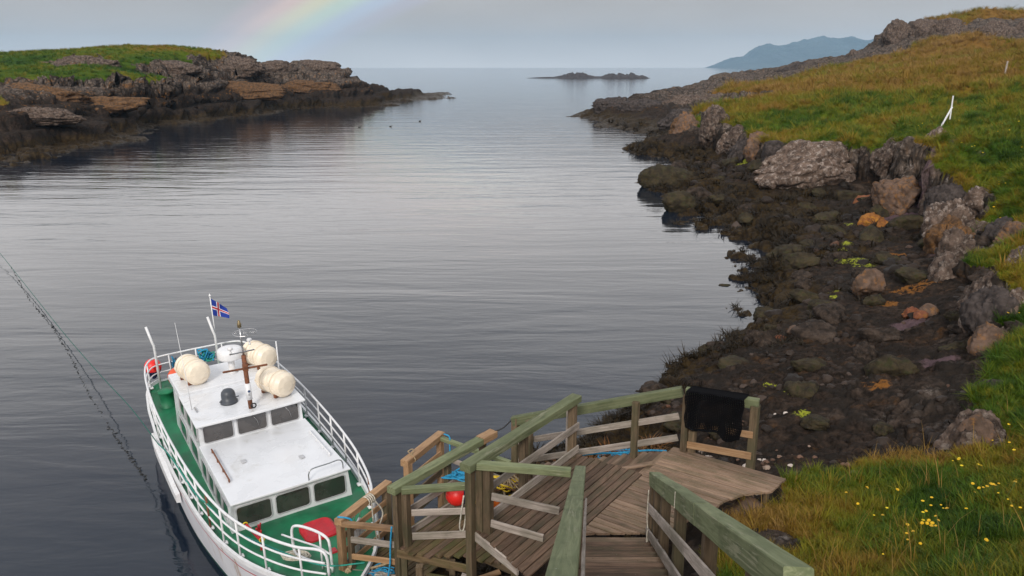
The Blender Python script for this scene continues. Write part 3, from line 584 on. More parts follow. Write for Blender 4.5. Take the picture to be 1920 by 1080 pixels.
# ---- ramp down to the tiers
ramp = thing('plank_ramp', 'dark plank ramp dropping left from the back of the landing', 'ramp', tuple(S(2.6, -1, 3.2)))
def rz(t): return 3.47 + .40 * t if t > -3 else 2.27
for i in range(20):
    t = -.06 - i * .135
    a, b = 2.14, 3.16 + .03 * (t < -.5)
    if t > -.35: a += .02
    if i == 4: a += .30
    plank('plank', S(a, t, rz(t)), S(b + random.uniform(-.03, .04), t, rz(t)), .122, .036, W_DECK if i % 3 else W_LIGHT, ramp)
beam('stringer', S(2.2, 0, 3.38), S(2.2, -2.7, rz(-2.7) - .09), .05, .14, W_POST, ramp)
beam('stringer', S(3.1, 0, 3.38), S(3.1, -2.7, rz(-2.7) - .09), .05, .14, W_POST, ramp)
for t in (-.6, -1.6, -2.6): beam('support_post', S(3.1, t, .6), S(3.1, t, rz(t) - .1), .09, .09, W_POST, ramp, up=(1, 0, 0))
beam('loose_plank', S(2.22, -.48, rz(-.3) + .05), S(2.5, -.02, rz(0) + .06), .11, .03, W_LIGHT, ramp)

# ---- fences
def fence(name, label, posts, rails, group=None):
    """posts: (p_bottom, p_top, w, material, up); rails: (part name, p0, p1, w, h, material)"""
    base = Vector(posts[0][0]); o = thing(name, label, 'fence', tuple(base), group)
    for p in posts: beam('post', p[0], p[1], p[2] * 1.15, p[2] * 1.15, p[3], o, up=(.574, .819, 0))
    for r in rails: beam(r[0], r[1], r[2], r[3], r[4], r[5], o, wob=.003)
    return o
V3 = lambda p, dz: Vector((p[0], p[1], p[2] + dz))
# near-left side of the landing
c0 = S(-.88, -1.29, 4.6); c1 = S(2.01, -1.26, 4.6)
fence('side_fence', 'long green-topped fence along the water side of the landing', [
    (S(-.86, -1.30, 2.45), S(-.86, -1.30, 4.53), .10, W_POST), (S(-.74, -1.20, 3.4), S(-.74, -1.20, 4.53), .10, W_POST),
    (S(1.93, -1.27, 3.3), S(1.93, -1.27, 4.52), .105, W_POST), (S(.60, -1.37, 3.1), S(.60, -1.37, 4.5), .10, W_POST)],
    [('top_rail', S(-.98, -1.29, 4.575), S(2.06, -1.27, 4.575), .19, .12, W_GREEN),
     ('mid_rail', S(-.72, -1.235, 4.06), S(2.02, -1.20, 4.09), .036, .13, W_GREY), ('low_rail', S(-.70, -1.235, 3.60), S(2.02, -1.20, 3.66), .036, .13, W_GREY)])
fence('end_fence', 'short fence from the landing corner to the left stair rail', [(S(-.72, -1.08, 3.3), S(-.72, -1.08, 4.53), .10, W_POST)],
    [('top_rail', S(-.80, -1.21, 4.570), S(-.20, -.03, 4.560), .135, .10, W_GREEN),
     ('mid_rail', S(-.72, -1.02, 4.10), S(-.38, -.10, 4.02), .036, .12, W_GREY), ('low_rail', S(-.74, -1.02, 3.68), S(-.55, -.25, 3.62), .036, .12, W_GREY)])
# back fence: level part and sloping part
r0 = S(3.33, .10, 4.6); r1 = S(3.55, 1.26, 4.6); rl = S(2.42, -2.85, 3.58)
fence('back_fence', 'green-railed fence sloping down behind the landing towards the water', [
    (S(3.26, .22, 2.6), S(3.26, .22, 4.56), .10, W_POST), (S(3.02, -.62, 2.5), S(3.02, -.62, 4.32), .095, W_POST), (S(2.72, -1.78, 1.9), S(2.72, -1.78, 3.98), .10, W_GREY), (S(2.44, -2.80, 1.2), S(2.44, -2.80, 3.66), .11, W_POST), (S(2.38, -2.45, 1.2), S(2.38, -2.45, 3.70), .10, W_POST)],
    [('top_rail', V3(r0, -.02), V3(rl, 0), .13, .17, W_GREEN), ('mid_rail', V3(S(3.24, .1), 4.15), V3(S(2.45, -2.75), 3.17), .036, .12, W_GREY), ('low_rail', V3(S(3.24, .1), 3.74), V3(S(2.45, -2.75), 2.76), .036, .12, W_GREY)])
fence('net_fence', 'short back fence with two fresh tan boards under the black net', [
    (S(3.31, .34, 2.6), S(3.31, .34, 4.55), .10, W_POST), (S(3.52, 1.32, 2.3), S(3.52, 1.32, 4.55), .115, W_POST)],
    [('top_rail', S(3.35, .16, 4.575), S(3.57, 1.36, 4.575), .125, .17, W_GREEN), ('mid_rail', S(3.245, .42, 4.05), S(3.45, 1.34, 4.05), .036, .12, W_NEW), ('low_rail', S(3.235, .28, 3.66), S(3.45, 1.34, 3.66), .036, .13, W_NEW)])
# black net hung over that fence: a real mesh of cords
def net():
    V = []; F = []
    g = []
    na, nb = 30, 30
    def pt(a, b):
        s = 3.33 + .20 * a; t = .24 + .92 * a; w = .09
        hang = .66 + .03 * math.sin(a * 7) + .16 * math.exp(-((a - .78) / .16) ** 2)
        L = hang + .16
        l = b * L
        if l < .16: p = S(s - .09 + .0, t, 4.655); k = l / .16; q = S(s + .085, t, 4.675).lerp(S(s - .155, t, 4.675), k); return q
        q = S(s - .165 - .02 * math.sin(a * 23 + l * 5), t + .012 * math.sin(l * 17 + a * 9), 4.675 - (l - .16)); return q
    for i in range(na + 1):
        g.append(tube_geo([pt(i / na, j / nb) for j in range(nb + 1)], .0098, 4))
    for j in range(nb + 1):
        g.append(tube_geo([pt(i / na, j / nb) for i in range(na + 1)], .0098, 4))
    g.append(tube_geo([pt(i / na, 1) for i in range(na + 1)], .018, 6)); g.append(tube_geo([pt(i / na, 0) for i in range(na + 1)], .018, 6))
    # a second fold of the same net behind the first
    for i in range(na):
        g.append(tube_geo([pt((i + .5) / na, j / nb) - E1 * .0 + E1 * .03 * (j > 5) for j in range(nb + 1)], .0098, 4))
    for j in range(6, nb):
        g.append(tube_geo([pt(i / na, (j + .5) / nb) + E1 * .03 for i in range(na + 1)], .0098, 4))
    V, F = merge(g); c = S(3.45, .7, 3.9)
    return tag(top_mesh('fishing_net', V, F, simple('black_net_cord', (.005, .005, .006), .9, var=.3, spec=.05), tuple(c)), 'black fishing net draped over the back fence rail', 'net')
net()

# ---- stairs
def SL(y): return 3.5 + (10.08 - y) * .45            # height of the stair line
stair = thing('staircase', 'weathered plank stairs leading down to the landing', 'stairs', (1.4, 9.9, 3.5))
sx = lambda y: 1.46 - (10.1 - y) * .095            # centre line
y = 10.02; zz = 3.5; i = 0
while y > 1.0:
    zz = 3.5 + .155 * i
    for q in range(2):
        yy = y - .085 - q * .168
        beam('tread', (sx(yy) - .53, yy, zz + random.uniform(-.003, .003)), (sx(yy) + .53, yy, zz + random.uniform(-.003, .003)), .16, .036, W_DECK if (i + q) % 4 else W_LIGHT, stair, wob=.002)
    beam('riser', (sx(y) - .52, y - .005, zz + .0 - .085), (sx(y) + .52, y - .005, zz - .085), .024, .13, W_DECK, stair)
    y -= .345; i += 1
for sgn in (-1, 1):
    beam('stringer', (sx(10.1) + sgn * .555, 10.12, 3.44), (sx(1) + sgn * .555, 1.0, 3.44 + 9.12 * .449), .045, .22, W_GREY, stair)
# handrails
hr = thing('stair_handrail', 'wide green handrail on the left of the stairs, seen end on', 'handrail', (.93, 10.0, 3.5))
A = Vector((.955, 10.03, 4.58)); Bp = Vector((.16, 2.6, 7.93))
def on(P, Q, f): return P.lerp(Q, f)
beam('top_rail', A, Bp, .148, .11, W_GREEN, hr, wob=.004)
for f, m_ in ((.02, W_POST), (.26, W_POST), (.52, W_POST), (.8, W_POST)):
    p = on(A, Bp, f); beam('post', (p.x + .0, p.y, SL(p.y) - .7), (p.x, p.y, p.z - .05), .095, .095, W_POST, hr, up=(0, 1, 0))
for k_, dz in enumerate((.42, .80)):
    beam('side_board', A + Vector((.075, -.15, -dz)), Bp + Vector((.11, 0, -dz)), .03, .12, W_GREY, hr, wob=.018)
hr2 = thing('stair_handrail', 'thick green handrail on the right of the stairs', 'handrail', (1.94, 9.85, 3.5))
A = Vector((1.965, 9.86, 4.53)); Bp = Vector((1.42, 3.4, 7.52))
beam('top_rail', A, A.lerp(Bp, .28), .15, .19, W_GREEN, hr2, wob=.003); beam('top_rail', A.lerp(Bp, .281), A.lerp(Bp, .58), .155, .195, W_GREEN, hr2, wob=.003); beam('top_rail', A.lerp(Bp, .581), Bp, .15, .19, W_GREEN, hr2, wob=.003)
for f, dx in ((.012, .0), (.055, .02), (.165, .03), (.36, .03), (.62, .03), (.86, .03)):
    p = on(A, Bp, f); beam('post', (p.x + dx, p.y, SL(p.y) - .75), (p.x + dx, p.y, p.z - .08), .115, .115, W_POST, hr2, up=(0, 1, 0))
for dz in (.42, .80):
    beam('side_board', A + Vector((-.075, -.02, -dz)), Bp + Vector((-.075, 0, -dz)), .03, .125, W_GREY, hr2, wob=.006)
# thin white cord tied round the right rail
cord = [A.lerp(Bp, .40) + Vector(v) for v in ((-.08, 0, .09), (.08, 0, .09), (.08, 0, -.09), (-.08, 0, -.09))]
ROPE_W = simple('pale_rope', (.50, .46, .38), .85, var=.3, scale=30)
tag(top_mesh('tied_cord', *tube_geo(cord, .006, 5, True), ROPE_W, tuple(cord[0])), 'thin white cord tied round the right stair handrail', 'cord')

# ---- middle tier
mid = thing('middle_platform', 'brown plank platform one level below the landing', 'deck', tuple(S(.8, -2.2, 2.25)))
k = 15
for i in range(k):
    t = -3.24 + (i + .5) * 1.95 / k
    s0 = float(np.interp(t, [-3.2, -2.7, -2.1, -1.3], [-.42, -.36, .02, .35])) + random.uniform(-.06, .06)
    plank('plank', S(s0, t, 2.25), S(3.2, t, 2.25), 1.95 / k - .012, .036, W_WET if i % 4 else W_DECK, mid)
beam('edge_board', S(-.42, -3.22, 2.16), S(-.05, -2.0, 2.13), .04, .15, W_WET, mid)
for s in (.3, 1.4, 2.6): beam('joist', S(s, -3.2, 2.15), S(s, -1.3, 2.15), .05, .13, W_POST, mid)
for s, t in ((-.33, -3.15), (-.1, -2.3), (1.4, -3.1), (2.7, -3.1)): beam('support_post', S(s, t, -.3), S(s, t, 2.2), .1, .1, W_POST, mid, up=(1, 0, 0))
beam('stub_post', S(-.62, -2.55, 1.6), S(-.62, -2.55, 2.30), .11, .11, W_POST, mid, up=(1, 0, 0))
beam('broken_board', S(-.58, -2.45, 2.14), S(-.22, -1.95, 2.02), .10, .04, W_WET, mid); beam('broken_board', S(-.45, -2.0, 2.02), S(.2, -1.55, 2.12), .11, .04, W_NEW, mid)
beam('broken_board', S(-.30, -1.95, 2.18), S(-.18, -1.72, 2.10), .12, .03, W_GREY, mid)
fence('middle_fence', 'green-topped fence on the water side of the middle tier', [
    (S(-.36, -3.24, 1.0), S(-.36, -3.24, 3.30), .10, W_POST), (S(-.27, -3.12, 2.2), S(-.27, -3.12, 3.30), .10, W_POST), (S(1.0, -3.28, 1.0), S(1.0, -3.28, 3.30), .095, W_POST), (S(2.0, -3.25, 1.0), S(2.0, -3.25, 3.30), .095, W_POST)],
    [('top_rail', S(-.47, -3.25, 3.335), S(1.80, -3.16, 3.335), .19, .12, W_GREEN), ('top_rail', S(1.805, -3.16, 3.34), S(2.20, -3.14, 3.34), .195, .13, W_NEW),
     ('mid_rail', S(-.22, -3.20, 2.83), S(2.1, -3.14, 2.83), .036, .13, W_GREY), ('low_rail', S(-.22, -3.20, 2.42), S(2.1, -3.14, 2.42), .036, .13, W_GREY)])
fence('cross_fence', 'short green-topped fence across the near end of the middle tier', [(S(.55, -2.12, 2.2), S(.55, -2.12, 3.28), .09, W_POST)],
    [('top_rail', S(-.34, -3.14, 3.32), S(.70, -2.02, 3.32), .125, .10, W_GREEN), ('mid_rail', S(-.22, -3.05, 2.88), S(.50, -2.15, 2.88), .036, .12, W_GREY), ('low_rail', S(-.22, -3.05, 2.44), S(.50, -2.15, 2.44), .036, .13, W_GREY)])
# ---- lowest tier beside the boat
low = thing('boarding_platform', 'lowest wet plank platform beside the boat', 'deck', tuple(S(1.2, -4, 1.2)))
k = 11
for i in range(k):
    t = -4.62 + (i + .5) * 1.3 / k; plank('plank', S(-.40 + random.uniform(-.02, .02), t, 1.2), S(3.2, t, 1.2), 1.3 / k - .014, .036, W_WET, low)
for s in (.0, 1.5, 3.0): beam('joist', S(s, -4.6, 1.11), S(s, -3.3, 1.11), .05, .13, W_POST, low)
for s, t in ((0, -3.4), (1.5, -4.55), (3.1, -4.6), (3.1, -3.4)): beam('support_post', S(s, t, -.8), S(s, t, 1.18), .12, .12, W_POST, low, up=(1, 0, 0))
fence('bow_fence', 'fresh tan ladder-like fence touching the bow of the boat', [
    (S(-.44, -4.55, -.5), S(-.44, -4.55, 2.26), .105, W_NEW), (S(-.34, -4.42, .6), S(-.34, -4.42, 2.26), .085, W_POST), (S(.93, -4.76, -.5), S(.93, -4.76, 2.26), .12, W_POST)],
    [('top_rail', S(-.50, -4.55, 2.30), S(1.02, -4.78, 2.30), .155, .12, W_NEW), ('board', S(-.36, -4.56, 1.97), S(.98, -4.74, 1.99), .036, .12, W_NEW), ('board', S(-.36, -4.56, 1.66), S(.98, -4.74, 1.68), .036, .12, W_NEW), ('board', S(-.36, -4.56, 1.36), S(.98, -4.74, 1.38), .036, .12, W_NEW)])
fence('gate_fence', 'fresh tan rail fence at the near end of the lowest tier', [(S(-.02, -3.50, .4), S(-.02, -3.50, 2.24), .09, W_POST)],
    [('top_rail', S(-.46, -4.47, 2.285), S(.05, -3.40, 2.285), .11, .08, W_NEW), ('board', S(-.37, -4.38, 1.96), S(.02, -3.46, 1.96), .036, .12, W_GREY), ('board', S(-.37, -4.38, 1.62), S(.02, -3.46, 1.62), .036, .11, W_NEW), ('board', S(-.37, -4.38, 1.30), S(.02, -3.46, 1.30), .036, .11, W_GREY)])
fence('outer_fence', 'thick tan fender rail fence on the outer edge of the lowest tier', [
    (S(1.86, -5.05, -.6), S(1.86, -5.05, 2.26), .12, W_NEW), (S(3.12, -5.26, -.6), S(3.12, -5.26, 2.26), .11, W_NEW)],
    [('top_rail', S(1.77, -5.06, 2.30), S(3.23, -5.31, 2.30), .18, .14, W_NEW), ('board', S(1.88, -5.02, 1.92), S(3.14, -5.22, 1.92), .036, .16, W_NEW), ('board', S(1.88, -5.02, 1.5), S(3.14, -5.22, 1.5), .036, .16, W_POST), ('board', S(1.88, -5.02, 1.1), S(3.14, -5.22, 1.1), .036, .16, W_POST)])
fence('far_fence', 'green-topped rail fence closing the far end of the lowest tier', [(S(3.05, -4.0, .2), S(3.05, -4.0, 2.25), .09, W_POST)],
    [('top_rail', S(3.10, -5.20, 2.28), S(3.05, -3.35, 2.28), .10, .085, W_GREEN), ('board', S(3.10, -5.15, 1.85), S(3.05, -3.4, 1.85), .036, .12, W_GREY)])
# ------------------------------------------------------------------ the boat (own frame: x to the bow, y to port, z up from the waterline)
GEL = simple('white_gelcoat', (.72, .73, .75), .28, var=.05, scale=2.0, dirt=(.46, .44, .40), coat=.2)
WHITE = simple('white_paint', (.74, .74, .75), .35, var=.06, scale=9, dirt=(.50, .42, .34))
def hull_paint():
    m, nt, b = mat('white_hull_paint'); B = NB(nt); co = B.coord()
    c = B.mix(B.rng(B.noise(co, 1.6, 5), .3, .7), (.62, .62, .66), (.72, .72, .75))
    st = B.m('MULTIPLY', B.rng(B.noise(B.coord('Object', (3.2, 3.2, .35)), 1.4, 5, .7), .56, .68), .7); c = B.mix(st, c, (.40, .24, .12))     # rust runs
    nt.links.new(c, b.inputs['Base Color']); b.inputs['Roughness'].default_value = .35; return m
HULLW = hull_paint()
GREEN = simple('green_deck_paint', (.010, .165, .070), .55, var=.30, scale=2.2, dirt=(.035, .105, .060), bump=.2)
BOOT = simple('dark_green_bottom_paint', (.008, .06, .05), .5, var=.3, scale=3)
REDL = simple('red_paint', (.50, .015, .025), .4, var=.15, scale=6)
RUST = simple('rusty_brown_metal', (.20, .075, .035), .7, .2, .4, 14)
DGREY = simple('dark_grey_plastic', (.055, .062, .075), .5, var=.15)
RUB = simple('black_rubber', (.015, .015, .016), .6)
STEEL = simple('stainless_tube', (.45, .45, .46), .28, .9, .1)
CREAM = simple('cream_raft_shell', (.80, .70, .56), .42, var=.08, scale=5, dirt=(.60, .47, .33))
ORANGE = simple('orange_buoy', (.85, .17, .015), .38, var=.1); REDB = simple('red_buoy', (.78, .025, .02), .35, var=.1)
NAVY = simple('navy_buoy_collar', (.012, .018, .06), .45); BLUE_R = simple('blue_rope', (.02, .27, .48), .7, var=.3, scale=30); GREEN_R = simple('green_rope', (.02, .26, .20), .7, var=.3, scale=30)
TAN_R = simple('tan_rope', (.36, .27, .16), .85, var=.35, scale=40); YEL = simple('yellow_plastic', (.75, .52, .02), .5)
def glass(name, col, rough=.04):
    m, nt, b = mat(name); B = NB(nt); co = B.coord(); n = B.noise(co, 2.5, 3)
    nt.links.new(B.mix(B.rng(n, .35, .65), tuple(x * .55 for x in col), col), b.inputs['Base Color']); b.inputs['Roughness'].default_value = rough; b.inputs['IOR'].default_value = 1.8
    b.inputs['Specular IOR Level'].default_value = .6; return m
GLASS = glass('tinted_window_glass', (.055, .046, .042)); GLASSG = glass('green_side_glass', (.030, .062, .048))
boat = thing('tour_boat', 'white passenger boat with green deck moored beside the wooden platform', 'boat', (-4.43, 14.55, 0))
boat.rotation_euler = (R(2.2), 0, R(-57.7)); OFF[boat.name] = Vector((0, 0, 0))
BX = [-9.15, -8.9, -8.3, -7.2, -5.2, -3.0, -1.2, 0, 1.0, 1.8, 2.4, 2.85, 3.15, 3.3]
BB = [1.15, 1.42, 1.58, 1.70, 1.80, 1.78, 1.70, 1.58, 1.38, 1.10, .80, .50, .22, .03]
ZS = [1.24, 1.23, 1.21, 1.18, 1.15, 1.14, 1.15, 1.18, 1.23, 1.29, 1.35, 1.40, 1.44, 1.46]
hb = lambda x: float(np.interp(x, BX, BB)); zs = lambda x: float(np.interp(x, BX, ZS))
def smooth1(f, x, h=.35): return (f(x - h) + 2 * f(x) + f(x + h)) / 4
def hull():
    xs = list(np.linspace(-9.15, -7.5, 8)) + list(np.linspace(-7.2, 0, 16)) + list(np.linspace(.3, 3.3, 16))
    V = []; rows = 0; mi = []; F = []
    for x in xs:
        b = hb(x) if x < -7 else smooth1(hb, x, .25); zt = smooth1(zs, x); bw = b * float(np.interp(x, [-9.15, -2, 1, 3.3], [.93, .95, .86, .55])); xw = x - (.55 * max(0, (x - 1.5) / 1.8) ** 1.5)
        half = [(0, -.55), (bw * .75, -.45), (bw * .98, -.05), (bw + (b - bw) * .15, .20), (bw + (b - bw) * .5, .58), (bw + (b - bw) * .78, zt - .26), (bw + (b - bw) * .80, zt - .235), (b - .004, zt - .05), (b, zt)]
        sec = [(-y, z) for y, z in half[::-1]] + half[1:]
        for y, z in sec:
            k = (z + .05) / (zt + .05); V.append((x + (xw - x) * (1 - max(0, min(1, k))), y, z))
        rows = len(sec)
    for i in range(len(xs) - 1):
        for k in range(rows - 1):
            F.append((i * rows + k, i * rows + k + 1, (i + 1) * rows + k + 1, (i + 1) * rows + k)); kk = k if k < 8 else 15 - k
            mi.append([0, 0, 1, 0, 0, 2, 2, 2][kk])
    F.append(tuple(range(rows))); mi.append(0)
    o = mesh_obj('hull', V, F, None, boat, smooth=False, mats=[HULLW, REDL, BOOT], mi=mi)
    for p in o.data.polygons: p.use_smooth = len(p.vertices) == 4
    # deck
    V = []; F = []
    for x in xs:
        b = (hb(x) if x < -7 else smooth1(hb, x, .25)) - .015; zt = smooth1(zs, x) - .07
        for k in range(7): t = k / 6 * 2 - 1; V.append((x, b * t, zt + .03 * (1 - t * t)))
    for i in range(len(xs) - 1):
        for k in range(6): F.append((i * 7 + k, (i + 1) * 7 + k, (i + 1) * 7 + k + 1, i * 7 + k + 1))
    mesh_obj('deck', V, F, GREEN, boat, smooth=True)
    # toe rail round the deck edge
    for sg in (-1, 1):
        V = []; F = []
        for x in xs:
            b = hb(x) if x < -7 else smooth1(hb, x, .25); z0 = smooth1(zs, x)
            for dy, dz in ((.022, -.06), (.022, .03), (-.035, .035), (-.045, -.09)): V.append((x, sg * max(.0, b + dy), z0 + dz))
        for i in range(len(xs) - 1):
            for k in range(4):
                q = (i * 4 + k, i * 4 + (k + 1) % 4, (i + 1) * 4 + (k + 1) % 4, (i + 1) * 4 + k); F.append(q if sg > 0 else q[::-1])
        mesh_obj('toe_rail', V, F, WHITE, boat)
    # boot stripe and thick rubbing strake on the seaward quarter
    P = [(x, -(smooth1(hb, x, .25) + .045), smooth1(zs, x) - .19 - .05 * (x + 5.8)) for x in np.linspace(-5.9, -2.7, 14)]
    V = []; F = []
    for i, (x, y_, z_) in enumerate(P):
        t = i / 13; w = .13 * (1 - .5 * abs(t - .5))
        for dy, dz in ((-.055, -w), (-.055, w), (.04, w + .02), (.04, -w - .02)): V.append((x, y_ + dy, z_ + dz))
    for i in range(13):
        for k in range(4): F.append((i * 4 + k, i * 4 + (k + 1) % 4, (i + 1) * 4 + (k + 1) % 4, (i + 1) * 4 + k))
    F += [(3, 2, 1, 0), tuple(52 + k for k in range(4))]
    mesh_obj('rubbing_strake', V, F, WHITE, boat)
hull()
ZD = lambda x: smooth1(zs, x) - .045
def quad_panel(o, u, v, th, n):
    pass
def window(name, c, u, v, w, h, parent, gl, rim=.035, cut=.06):
    """rounded window in the plane of unit vectors u (across), v (up); frame ring proud of the wall, pane inside"""
    u = Vector(u).normalized(); v = Vector(v).normalized(); n = u.cross(v).normalized(); c = Vector(c)
    def ring(ww, hh, r, off):
        P = []
        for cx, cy, a0 in ((ww / 2 - r, hh / 2 - r, 0), (-ww / 2 + r, hh / 2 - r, 90), (-ww / 2 + r, -hh / 2 + r, 180), (ww / 2 - r, -hh / 2 + r, 270)):
            for k in range(4): a = R(a0 + 30 * k); P.append(c + u * (cx + r * math.cos(a)) + v * (cy + r * math.sin(a)) + n * off)
        return P
    A = ring(w + rim * 2, h + rim * 2, cut + rim, .002); B_ = ring(w + rim * 1.5, h + rim * 1.5, cut + rim * .7, .022); C = ring(w, h, cut, .022); D = ring(w, h, cut, -.01)
    V = A + B_ + C + D; F = []
    for r in range(3):
        for k in range(16): F.append((r * 16 + k, r * 16 + (k + 1) % 16, (r + 1) * 16 + (k + 1) % 16, (r + 1) * 16 + k))
    o = mesh_obj('window', V, F, FRAME, parent)
    g = ring(w + .004, h + .004, cut, .006); mesh_obj('pane', g, [tuple(range(16))], gl, o)
    return o
FRAME = simple('pale_window_rim', (.45, .45, .46), .45)
def slab(P_bottom, P_top):
    n = len(P_bottom); V = list(P_bottom) + list(P_top); F = [tuple(range(n - 1, -1, -1)), tuple(range(n, 2 * n))]
    for k in range(n): F.append((k, (k + 1) % n, n + (k + 1) % n, n + k))
    return V, F
def bevel_mesh(o, w=.02, seg=2):
    m = o.modifiers.new('bevel', 'BEVEL'); m.width = w; m.segments = seg; m.limit_method = 'ANGLE'; m.angle_limit = R(35)
def cabin():
    # fore cabin
    V, F = slab([(-2.9, -1.24, 1.0), (-.06, -1.26, 1.0), (-.06, 1.28, 1.0), (-2.9, 1.26, 1.0)], [(-2.9, -1.18, 1.775), (-.02, -1.19, 1.775), (-.02, 1.21, 1.775), (-2.9, 1.20, 1.775)])
    fc = mesh_obj('fore_cabin', V, F, GEL, boat)
    V, F = slab([(-2.88, -1.21, 1.775), (.06, -1.22, 1.772), (.10, 0, 1.775), (.06, 1.26, 1.772), (-2.88, 1.24, 1.775)], [(-2.88, -1.21, 1.82), (.06, -1.22, 1.812), (.10, 0, 1.835), (.06, 1.26, 1.812), (-2.88, 1.24, 1.82)])
    rf = mesh_obj('fore_cabin_roof', V, F, GEL, boat); bevel_mesh(rf, .015)
    up = Vector((.04, 0, .775))
    for y_, w in ((-.775, .67), (.01, .68), (.795, .67)): window('window', (-.037, y_, 1.45), (0, 1, 0), up, w, .43, fc, GLASS, .022)
    for x in (-2.45, -1.78, -1.12, -.50): 
        window('window', (x, -1.215, 1.42), (1, 0, 0), Vector((0, .06, .775)), .50, .36, fc, GLASSG, .02); window('window', (x, 1.235, 1.42), (-1, 0, 0), Vector((0, -.06, .775)), .50, .36, fc, GLASSG, .02)
    # wheelhouse
    V, F = slab([(-6.0, -1.20, 1.0), (-2.88, -1.22, 1.0), (-2.88, 1.22, 1.0), (-6.0, 1.20, 1.0)], [(-5.95, -1.15, 2.35), (-2.80, -1.16, 2.35), (-2.80, 1.16, 2.35), (-5.95, 1.15, 2.35)])
    wh = mesh_obj('wheelhouse', V, F, GEL, boat)
    V, F = slab([(-4.60, -1.23, 2.35), (-2.66, -1.24, 2.34), (-2.60, 0, 2.35), (-2.66, 1.24, 2.34), (-4.60, 1.23, 2.35)], [(-4.60, -1.23, 2.405), (-2.66, -1.24, 2.39), (-2.60, 0, 2.42), (-2.66, 1.24, 2.39), (-4.60, 1.23, 2.405)])
    r1 = mesh_obj('wheelhouse_roof', V, F, GEL, boat); bevel_mesh(r1, .015)
    V, F = slab([(-6.1, -1.23, 2.35), (-4.605, -1.23, 2.35), (-4.605, 1.23, 2.35), (-6.1, 1.23, 2.35)], [(-6.1, -1.21, 2.47), (-4.58, -1.21, 2.47), (-4.58, 1.21, 2.47), (-6.1, 1.21, 2.47)])
    r2 = mesh_obj('aft_roof', V, F, GEL, boat); bevel_mesh(r2, .02)
    up = Vector((.08, 0, 1.35))
    for y_, w in ((-.76, .64), (0, .65), (.76, .64)):
        wn = window('window', (-2.814, y_, 2.085), (0, 1, 0), up, w, .42, wh, GLASS, .02)
        if y_ > -.5:
            wv = Vector((-2.775, y_, 2.27)); tube('wiper', [wv + Vector((0, .02, 0)), wv + Vector((.012, .10, -.12)), wv + Vector((.012, .13, -.27))], .008, STEEL, wn, 5)
    for x, w in ((-3.25, .50), (-3.92, .56), (-4.72, .62)):
        for sg in (-1, 1): window('window', (x, sg * 1.175, 2.07), (-sg, 0, 0), Vector((0, -sg * .05, 1.35)), w, .40, wh, GLASS, .02)
    for x in (-4.9, -3.6): window('window', (x, -1.195, 1.42), (1, 0, 0), Vector((0, .05, 1.35)), .85, .42, wh, GLASSG, .02)
    # roof fittings
    for sg, m_ in ((-1, RUST), (1, WHITE)):
        x0, x1 = (-2.43, -.80) if sg < 0 else (-2.05, -.66); yy = sg * (1.02 if sg < 0 else 1.07)
        g = [box_geo(((x0 + x1) / 2, yy, 1.885), (x1 - x0, .03, .03), ch=.008)]
        for k in range(4): g.append(box_geo((x0 + .06 + (x1 - x0 - .12) * k / 3, yy, 1.85), (.07, .028, .065), ch=.006))
        mesh_obj('grab_rail', *merge(g), m_, boat)
    P = smooth_path([(.05, .36, 1.82), (.05, .37, 1.97), (.04, .46, 2.05), (.02, .80, 2.05), (0, 1.03, 2.05), (-.01, 1.11, 1.97), (-.02, 1.12, 1.82)], 6); tube('steel_hoop', P, .014, STEEL, boat)
    for x, y_ in ((-1.55, -.55), (-1.0, .55)): mesh_obj('roof_vent', *box_geo((x, y_, 1.835), (.15, .10, .016), ch=.005), FRAME, boat)
    # grey dome and yellow cloth by the mast
    mesh_obj('compass_dome', *lathe_geo([(.20, 0), (.20, .05), (.165, .055), (.165, .20), (.15, .27), (.11, .32), (.05, .345), (.005, .35)], (-3.55, -.30, 2.40)), DGREY, boat, smooth=True)
    mesh_obj('dome_clip', *merge([box_geo((-3.55, -.12, 2.50), (.03, .12, .02)), box_geo((-3.55, -.47, 2.46), (.02, .10, .02))]), DGREY, boat)
    # mast
    mx, my = -2.92, .04
    mast = mesh_obj('mast', *tube_geo([(mx, my, 2.40), (mx - .02, my, 3.70)], .052, 10), RUST, boat, smooth=True)
    tube('mast_sleeve', [(mx - .005, my, 2.62), (mx - .012, my, 3.02)], .066, WHITE, mast, 12)
    # small printed plate on the sleeve
    mesh_obj('sleeve_emblem', *lathe_geo([(.030, 0), (.030, .004)], (mx + .063, my - .005, 2.84), Matrix.Rotation(R(90), 3, 'Y'), 12), simple('dark_blue_print', (.03, .06, .14), .5), mast)
    for k in range(2): mesh_obj('sleeve_lettering', *box_geo((mx + .064, my - .005, 2.775 - .03 * k), (.004, .05, .010), ch=.001), simple('grey_print', (.12, .13, .16), .5), mast)
    mesh_obj('crosstree', *box_geo((mx - .01, my, 3.38), (.035, 1.0, .045), Matrix.Rotation(R(-3), 3, 'X'), ch=.008), RUST, mast)
    mesh_obj('mast_clamp', *box_geo((mx - .01, my, 3.40), (.12, .11, .16), ch=.01), RUST, mast)
    tube('mast_pole', [(mx - .02, my, 3.68), (mx - .03, my, 4.38)], .020, STEEL, mast, 8)
    mesh_obj('mast_light', *lathe_geo([(.02, 0), (.045, .01), (.045, .10), (.03, .12), (.03, .16), (.01, .18)], (mx - .03, my, 4.36)), simple('brass_lamp', (.22, .17, .09), .4, .5), mast, smooth=True)
    ringp = [(mx - .03 + .26 * math.cos(a), my + .10 + .26 * math.sin(a), 4.22) for a in np.linspace(0, 2 * math.pi, 28, endpoint=False)]
    g = [tube_geo(ringp, .007, 5, True)] + [tube_geo([ringp[k], ringp[(k + 14) % 28]], .005, 4) for k in (0, 5, 10)]; mesh_obj('ring_antenna', *merge(g), STEEL, mast)
